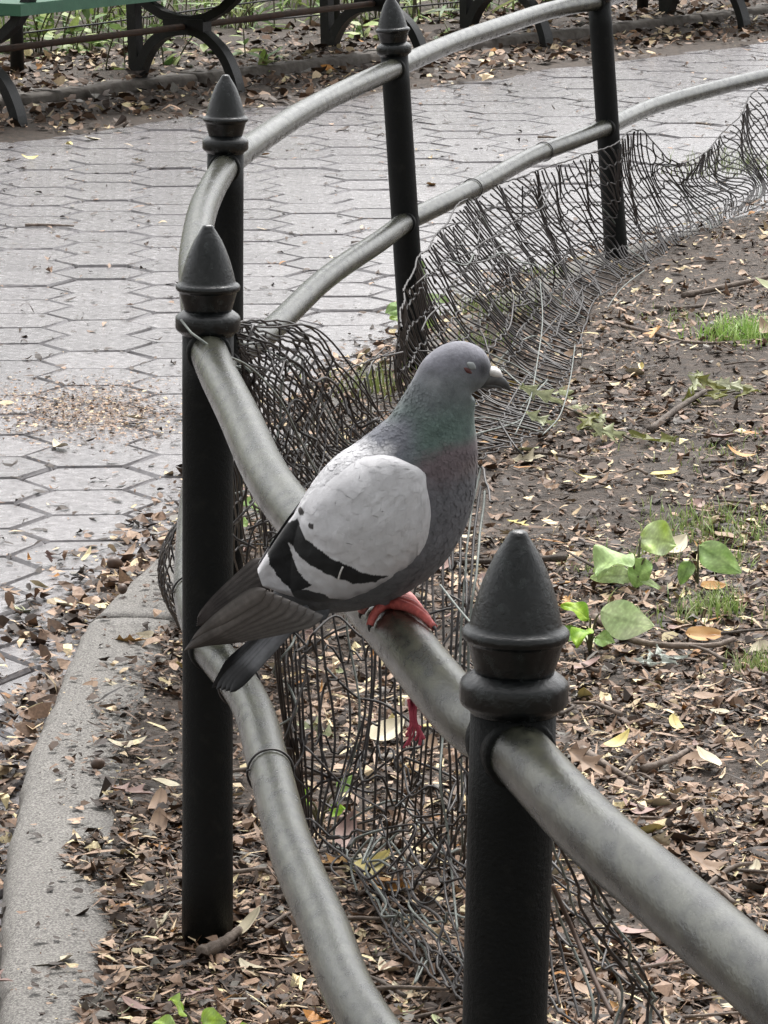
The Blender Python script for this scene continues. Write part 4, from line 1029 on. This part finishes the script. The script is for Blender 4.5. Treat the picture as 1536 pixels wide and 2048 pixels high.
# ------------------------------------------------------------------ weeds and grass
def leaf_part(parent, name, base, d, L_, Wd, col, col2, curl, fold, seed, roll=0, lobes=0, wave=.45):
    """leaf growing from base along d (vector)"""
    o = leaf_mesh(name, L_ * .84, Wd * .84, seed, curl=curl, fold=fold, col=col, col2=col2, wave=wave, matk='leafgreen', nl=28, nw=12, lobes=lobes)
    d = Vector(d).normalized(); nh = Vector((.1 * math.sin(seed), -.72, .68)); Zv = (nh - d * nh.dot(d)).normalized(); Yv = Zv.cross(d)
    Mx = Matrix((d, Yv, Zv)).transposed() @ Matrix.Rotation(roll, 3, 'X'); o.rotation_euler = Mx.to_euler()
    o.location = base; o.parent = parent; return o
def weed(name, px, py, label, leaves, stems=(), cat='plant'):
    p = tz(px, py, 0); root = empty(name, p, label, cat); k = 0
    for (ax, az_, h, d, L_, Wd, col, col2, curl, fold, roll) in leaves:
        tip = Vector((ax, az_, h)); P = catmull([Vector((0, 0, -.004)), tip * .5 + Vector((0, 0, .25 * h)), tip], 8); V, Fs = tube(P, np.linspace(.0022, .0013, 8), 6); obj('stem', V, Fs, M['stem'], root)
        leaf_part(root, 'leaf', tip, d, L_, Wd, col, col2, curl, fold, k + int(px), roll); k += 1
    return root
G1, G2, G3, G4 = (.21, .36, .09), (.36, .50, .18), (.16, .34, .02), (.36, .52, .05)
PG, PG2 = (.40, .54, .25), (.56, .65, .40)
weed('weed', 1275, 1180, 'broad leaved green weed standing on bare soil', [
    (-.015, .0, .058, (-.75, -.5, -.42), .075, .085, PG, G2, -.5, .15, .5), (.005, .02, .072, (.75, .05, -.15), .065, .065, G4, PG2, -.6, .25, .2),
    (-.005, 0, .02, (-.95, -.15, .0), .075, .035, G2, PG2, -.2, .1, .0), (.01, 0, .045, (-.3, -.3, -.8), .055, .045, G2, G1, -.2, .2, .3), (.0, -.01, .02, (.7, -.4, -.3), .05, .014, PG2, G2, -.3, .1, 0)])
weed('weed', 1395, 1180, 'drooping ribbed green weed right of the broad leaved weed', [
    (.0, .0, .062, (.75, -.25, -.45), .085, .05, G1, PG, -.7, .35, .5), (-.01, 0, .04, (-.4, -.3, -.8), .045, .028, (.14, .2, .07), G1, -.3, .4, .1)])
weed('weed', 1180, 1300, 'bright lime green weed partly behind the nearest finial', [
    (.012, .0, .050, (.90, -.15, -.22), .088, .062, PG, PG2, -.55, .12, .7), (-.005, -.01, .035, (-.35, -.75, -.3), .05, .036, G4, G3, -.5, .25, .3),
    (.0, .0, .045, (-.6, .1, .3), .05, .035, G4, G3, -.5, .25, .3), (.005, -.01, .02, (.8, -.4, -.1), .035, .028, G2, G1, -.4, .2, .1), (-.01, .0, .02, (-.85, -.2, .1), .06, .035, (.09, .16, .03), G3, -.3, .2, .1)])
weed('weed', 832, 722, 'green sapling weed growing at the foot of the slanting post', [
    (-.012, -.05, .10, (-.85, -.3, -.15), .06, .05, G1, PG, -.3, .2, .2), (.0, -.05, .135, (.15, -.2, .8), .065, .04, PG, G1, -.3, .2, .3), (.012, -.05, .11, (.85, -.2, .1), .06, .04, G2, PG, -.3, .2, -.2),
    (-.002, -.06, .09, (.15, -.75, -.3), .05, .045, G1, G2, -.3, .2, .1), (-.01, -.05, .07, (-.8, .1, .2), .05, .035, G4, G2, -.3, .2, .1), (.01, -.05, .07, (.7, -.5, .0), .045, .035, G4, G2, -.3, .2, .1)])
weed('weed', 400, 2135, 'light green seedling beside the second post foot and the lower rail', [
    (-.014, .0, .055, (-.3, -.5, .5), .030, .028, G2, G4, -.3, .2, .3), (.0, .0, .045, (.6, -.5, .2), .036, .03, G2, G4, -.4, .2, .2), (.03, .0, .030, (.6, -.4, .3), .034, .026, G2, G4, -.4, .2, .2),
    (-.02, .01, .035, (-.7, -.2, .1), .032, .028, G4, G2, -.4, .2, .2), (.05, .0, .02, (.7, -.3, .2), .03, .02, G2, G4, -.4, .2, .2), (.01, -.01, .03, (.1, -.8, .1), .03, .028, G2, G4, -.4, .2, .2)])
weed('weed', 640, 1650, 'small bright green weed under the hanging netting', [
    (-.01, -.01, .03, (-.4, -.4, .5), .03, .025, G3, G4, -.3, .2, .3), (.01, -.01, .02, (.6, -.5, .2), .028, .022, G4, G3, -.3, .2, .3), (-.02, -.02, .03, (-.7, -.2, -.3), .03, .025, G1, G2, -.3, .2, .2), (.02, .0, .04, (.5, .1, .5), .03, .02, G1, G2, -.3, .2, .2)])
weed('weed', 590, 1080, 'green weed behind the second post under the pigeon back', [
    (-.05, .0, .05, (-.6, -.4, .2), .045, .035, G1, G2, -.3, .2, .3), (-.02, .0, .07, (.4, -.4, .3), .045, .03, G4, G1, -.3, .2, .3), (-.07, .0, .03, (-.7, -.2, -.1), .04, .03, G2, G1, -.3, .2, .2)])
for lab, spots in (('withered pale green oak leaves lying beside the far netting hem', [(1120, 830), (1150, 845), (1185, 870), (1215, 880), (1240, 890), (1160, 875), (1105, 870), (1265, 895), (1140, 810)]),
                   ('withered pale oak sprig at the tip of the grey stick', [(1385, 800), (1420, 790), (1445, 805), (1470, 815), (1430, 825), (1400, 815), (1500, 800)])):
    p0 = tz(*spots[0], 0); root = empty('oak_sprig', p0, lab, 'leaves')
    for k, (px, py) in enumerate(spots):
        p = tz(px, py, .012) - p0; a = rl.uniform(0, 6.28)
        leaf_part(root, 'leaf', p, (math.cos(a), math.sin(a), rl.uniform(-.1, .6)), rl.uniform(.06, .10), rl.uniform(.035, .055), *rl.choice([((.42, .44, .28), (.52, .53, .38)), ((.30, .33, .17), (.42, .44, .28)), ((.13, .14, .03), (.2, .2, .06))]), rl.uniform(-.6, .6), .3, k * 5 + px, rl.uniform(-.6, .6), lobes=3, wave=.4)
    C = catmull([Vector((0, 0, .008)), (tz(*spots[3], .02) - p0), (tz(*spots[-2], .01) - p0)], 10); V, Fs = tube(C, .002, 6); obj('stem', V, Fs, M['stem'], root)
# crumpled pale dead leaf
root = empty('fern_leaf', tz(1300, 1330, 0), 'shrivelled silvery grey leaf on the mulch', 'leaf')
for k in range(7):
    a = rl.uniform(0, 6.28); leaf_part(root, 'leaf', Vector((rl.uniform(-.01, .025), rl.uniform(-.015, .015), .006)), (math.cos(a), math.sin(a) * .5, rl.uniform(0, .35)), rl.uniform(.025, .045), .014, (.36, .40, .36), (.48, .51, .46), rl.uniform(-.8, .8), .4, k, rl.uniform(-.6, .6), lobes=2, wave=.5)
# grass tufts
def tuft(px, py, n, spread, h, label, col=((.16, .24, .06), (.26, .36, .10), (.34, .38, .18))):
    p = tz(px, py, 0); V = []; Fs = []; C = []; r = random.Random(int(px))
    for k in range(n):
        bx, by = r.gauss(0, spread), r.gauss(0, spread * 1.2); hh = h * r.uniform(.4, 1.1); a = r.uniform(0, 6.28); ln = hh * r.uniform(.1, .9); wd = .0012 * r.uniform(.7, 1.5); c = r.choice(col)
        s = len(V); nx, ny = -math.sin(a) * wd, math.cos(a) * wd
        zz = soil_z(p.x + bx, p.y + by) - p.z
        for i in range(5):
            f = i / 4; x = bx + math.cos(a) * ln * f * f; y = by + math.sin(a) * ln * f * f; z = zz + hh * (f - .25 * f * f * (ln / hh)); q = 1 - f * .85
            V += [(x + nx * q, y + ny * q, z), (x - nx * q, y - ny * q, z)]; C += [c, c]
        Fs += [(s + 2 * i, s + 2 * i + 1, s + 2 * i + 3, s + 2 * i + 2) for i in range(4)]
    o = obj('grass_tuft', V, Fs, M['grass'], cols=C); o.location = p; tag(o, label, 'grass', kind='stuff'); return o
BRT = ((.20, .36, .06), (.28, .44, .10), (.34, .46, .14))
tuft(1490, 700, 520, .045, .045, 'dense bright green grass cushion beyond the long thin twig', BRT)
tuft(1400, 1045, 200, .05, .028, 'sparse low grass on the bare patch behind the broad leaved weed')
tuft(1470, 1060, 260, .06, .032, 'low grass spreading right of the bare patch')
tuft(1430, 1225, 260, .028, .034, 'fine grass tuft behind the broad amber leaf')
tuft(1520, 1330, 130, .02, .034, 'grass tuft right of the stick with the amber leaf')
tuft(1190, 1130, 80, .025, .022, 'few grass blades left of the broad leaved weed')
tuft(1460, 920, 120, .07, .020, 'thin grass on bare soil below the withered oak sprig')
tuft(990, 640, 160, .05, .06, 'grass growing up through the far netting', ((.2, .27, .08), (.3, .36, .14), (.14, .18, .06)))
tuft(1480, 360, 260, .10, .06, 'grass behind the netting past the last post', ((.13, .17, .06), (.2, .24, .1)))
tuft(760, 790, 160, .05, .05, 'grass among the tangled wire at the slanting post', ((.13, .17, .04), (.25, .3, .08)))
tuft(1360, 650, 60, .05, .02, 'scattered grass blades left of the bright green cushion')
for k_, (px_, py_, n_b, lb_) in enumerate(((1330, 1110, 60, 'wisp of grass between the two broad weeds'), (1250, 1240, 50, 'wisp of grass above the pale drooping leaf'), (1450, 1130, 90, 'loose grass right of the drooping ribbed weed'), (1100, 560, 70, 'grass wisps at the foot of the far netting'), (960, 700, 90, 'grass poking through netting beside the pigeon head'))):
    tuft(px_, py_, n_b, .03, .03, lb_)
# dark nuts by the kerb
V0, F0 = lathe([(.001, -.010), (.006, -.008), (.0085, -.002), (.009, .003), (.007, .008), (.003, .011), (.001, .012)], 12)
for px, py, lb in ((230, 1130, 'round brown nut on the path against the kerb'), (245, 1178, 'small dark nut lying on the kerb edge'), (195, 1528, 'dark nut lying on the inner kerb edge')):
    z = PATH_Z + .009 if py < 1150 else .010; o = obj('nut', V0, F0, M['acorn']); o.location = at_z(px, py, z); o.rotation_euler = (1.2, .3, py); s_ = 1.2 if py < 1150 else .8; o.scale = (s_, s_, s_)
    if py < 1150: o.location.z = PATH_Z + .011
    tag(o, lb, 'nut')

# planted bed behind the benches
GB = [((.20, .30, .06), (.34, .42, .14)), ((.10, .19, .05), (.2, .3, .1)), ((.28, .34, .12), (.42, .48, .22)), ((.07, .13, .04), (.13, .2, .07))]
rb = random.Random(31)
def bush(s, q, hgt, n, label, style):
    p = FAR_A + FDs * s - FN * q; p.z = PATH_Z + .05; root = empty('shrub', p, label, 'plant', 'undergrowth behind the benches'); mb = MB(); st = MB()
    for k in range(n):
        a = rb.uniform(0, 6.28); lean = rb.uniform(.05, .45) * hgt; h = hgt * rb.uniform(.5, 1.1); b0 = Vector((rb.gauss(0, .10), rb.gauss(0, .10), -.06)); tp = b0 + Vector((math.cos(a) * lean, math.sin(a) * lean, h))
        C = catmull([b0, b0 + Vector((math.cos(a) * lean * .3, math.sin(a) * lean * .3, h * .55)), tp], 7)
        V, Fs = tube(C, .003, 4); st.add(V, Fs)
        for i in range(7 if style == 'leafy' else 5):
            f = rb.uniform(.2, 1); c = Vector(C[int(f * 6)]); d = Vector((rb.gauss(0, 1), rb.gauss(0, 1), rb.gauss(.2, .5))).normalized(); L_ = rb.uniform(.04, .09) if style == 'leafy' else rb.uniform(.12, .24); Wd = L_ * (.5 if style == 'leafy' else .07)
            sd_ = d.cross(Vector((rb.gauss(0, .4), rb.gauss(0, .4), 1))).normalized(); up = sd_.cross(d); cc = lerp(*rb.choice(GB), rb.random())
            V = [c, c + d * L_ * .35 + sd_ * Wd / 2 + up * L_ * .05, c + d * L_ * .35 - sd_ * Wd / 2 + up * L_ * .05, c + d * L_ * .75 + sd_ * Wd * .35 - up * L_ * .02, c + d * L_ * .75 - sd_ * Wd * .35 - up * L_ * .02, c + d * L_ - up * L_ * .12]
            mb.add(V, [(0, 1, 2), (1, 3, 4, 2), (3, 5, 4)], cc)
    mb.build('foliage', M['leafgreen'], root); st.build('stem', M['stem'], root)
for s in np.arange(-1.6, 6.2, .5):
    bush(s + rb.uniform(-.15, .15), 1.35 + rb.uniform(-.2, .2), rb.uniform(.25, .42), 22, 'leafy green shrub in the bed behind the benches', rb.choice(['leafy', 'grassy']))
um = MB()
for k in range(2600):
    p = FAR_A + FDs * rb.uniform(-2.5, 7) - FN * rb.uniform(1.8, 5.5); h = rb.uniform(.2, .85); p.z = PATH_Z + .03; a = rb.uniform(0, 6.28); ln = Vector((math.cos(a), math.sin(a), 0)) * rb.uniform(.02, .3)
    cc = lerp(*rb.choice(GB), rb.random()); pr = Vector((-math.sin(a), math.cos(a), 0)) * .004
    um.add([p - pr, p + pr, p + ln * .4 + Vector((0, 0, h * .6)) + pr, p + ln * .4 + Vector((0, 0, h * .6)) - pr, p + ln + Vector((0, 0, h))], [(0, 1, 2, 3), (3, 2, 4)], cc * .8)
    for i in range(4):
        f = rb.uniform(.25, 1); c = p + ln * f * f + Vector((0, 0, h * f)); d = Vector((rb.gauss(0, 1), rb.gauss(0, 1), rb.gauss(.1, .5))).normalized(); L_ = rb.uniform(.04, .10); sd_ = d.cross(Vector((.2, .1, 1))).normalized() * L_ * .25; cc = lerp(*rb.choice(GB), rb.random())
        um.add([c, c + d * L_ * .4 + sd_, c + d * L_ - Vector((0, 0, L_ * .15)), c + d * L_ * .4 - sd_], [(0, 1, 2, 3)], cc)
tag(um.build('undergrowth', M['leafgreen']), 'mass of green undergrowth filling the bed behind the benches', 'undergrowth', kind='stuff')
for s, q, h in ((.1, 1.0, .22), (1.55, .75, .25), (2.1, .85, .16), (3.0, .8, .16)):
    bush(s, q, h, 5, 'small weed sprouting at the far kerb under the benches', 'leafy')

# ------------------------------------------------------------------ unseen trees added to block low sky light
def tree(x, y, h, rad, seed):
    r = random.Random(seed); root = empty('unseen_tree', (x, y, -.1), 'tall unseen leafy tree with a grey brown trunk, added to block low sky light', 'tree', 'unseen trees added to block low sky')
    tr = MB(); C = catmull([Vector((0, 0, -.05)), Vector((r.gauss(0, .1), r.gauss(0, .1), h * .3)), Vector((r.gauss(0, .25), r.gauss(0, .25), h * .8))], 12); V, Fs = tube(C, np.linspace(.26, .07, 12), 12); tr.add(V, Fs); ends = []
    for k in range(9):
        b = Vector(C[4 + k % 7]); a = k * 2.4; e = b + Vector((math.cos(a) * rad * .7, math.sin(a) * rad * .7, r.uniform(.4, 1.6))); P = catmull([b, (b + e) / 2 + Vector((0, 0, .3)), e], 7); V, Fs = tube(P, np.linspace(.07, .015, 7), 7); tr.add(V, Fs); ends.append(e)
    tr.build('trunk', M['bark'], root); cr = MB(); cz = h * .62
    for k in range(52):
        while True:
            q = Vector((r.uniform(-1, 1), r.uniform(-1, 1), r.uniform(-1, 1)))
            if .25 < q.length < 1: break
        c = Vector((q.x * rad, q.y * rad, cz + q.z * h * .40)); cr_ = r.uniform(.5, 1.0)
        for i in range(60):
            p = c + Vector((r.gauss(0, .5), r.gauss(0, .5), r.gauss(0, .4))) * cr_; d = Vector((r.gauss(0, 1), r.gauss(0, 1), r.gauss(-.2, .6))).normalized(); L_ = r.uniform(.12, .24); sd_ = d.cross(Vector((r.gauss(0, .3), .2, 1))).normalized() * L_ * .32
            cr.add([p, p + d * L_ * .45 + sd_, p + d * L_, p + d * L_ * .45 - sd_], [(0, 1, 2, 3)], lerp((.035, .075, .018), (.08, .13, .035), r.random()))
    cr.build('crown', M['leafgreen'], root)
for k, (x, y, h, rad) in enumerate(((-4.5, 25, 9, 3.0), (-9, 21, 9, 3.2), (-1.8, 31, 10, 3.4), (-3.4, -4.0, 8.5, 3.0), (.8, -5.0, 9, 3.2), (4.8, -3.0, 8.5, 3.0), (7.2, 1.6, 9, 3.0), (-6.4, -.5, 8.5, 2.8), (-2, -8.5, 10, 3.4), (4, -8, 10, 3.4))): tree(x, y, h, rad, 70 + k)  # first three darken the path's reflection, the rest block sky behind the viewpoint
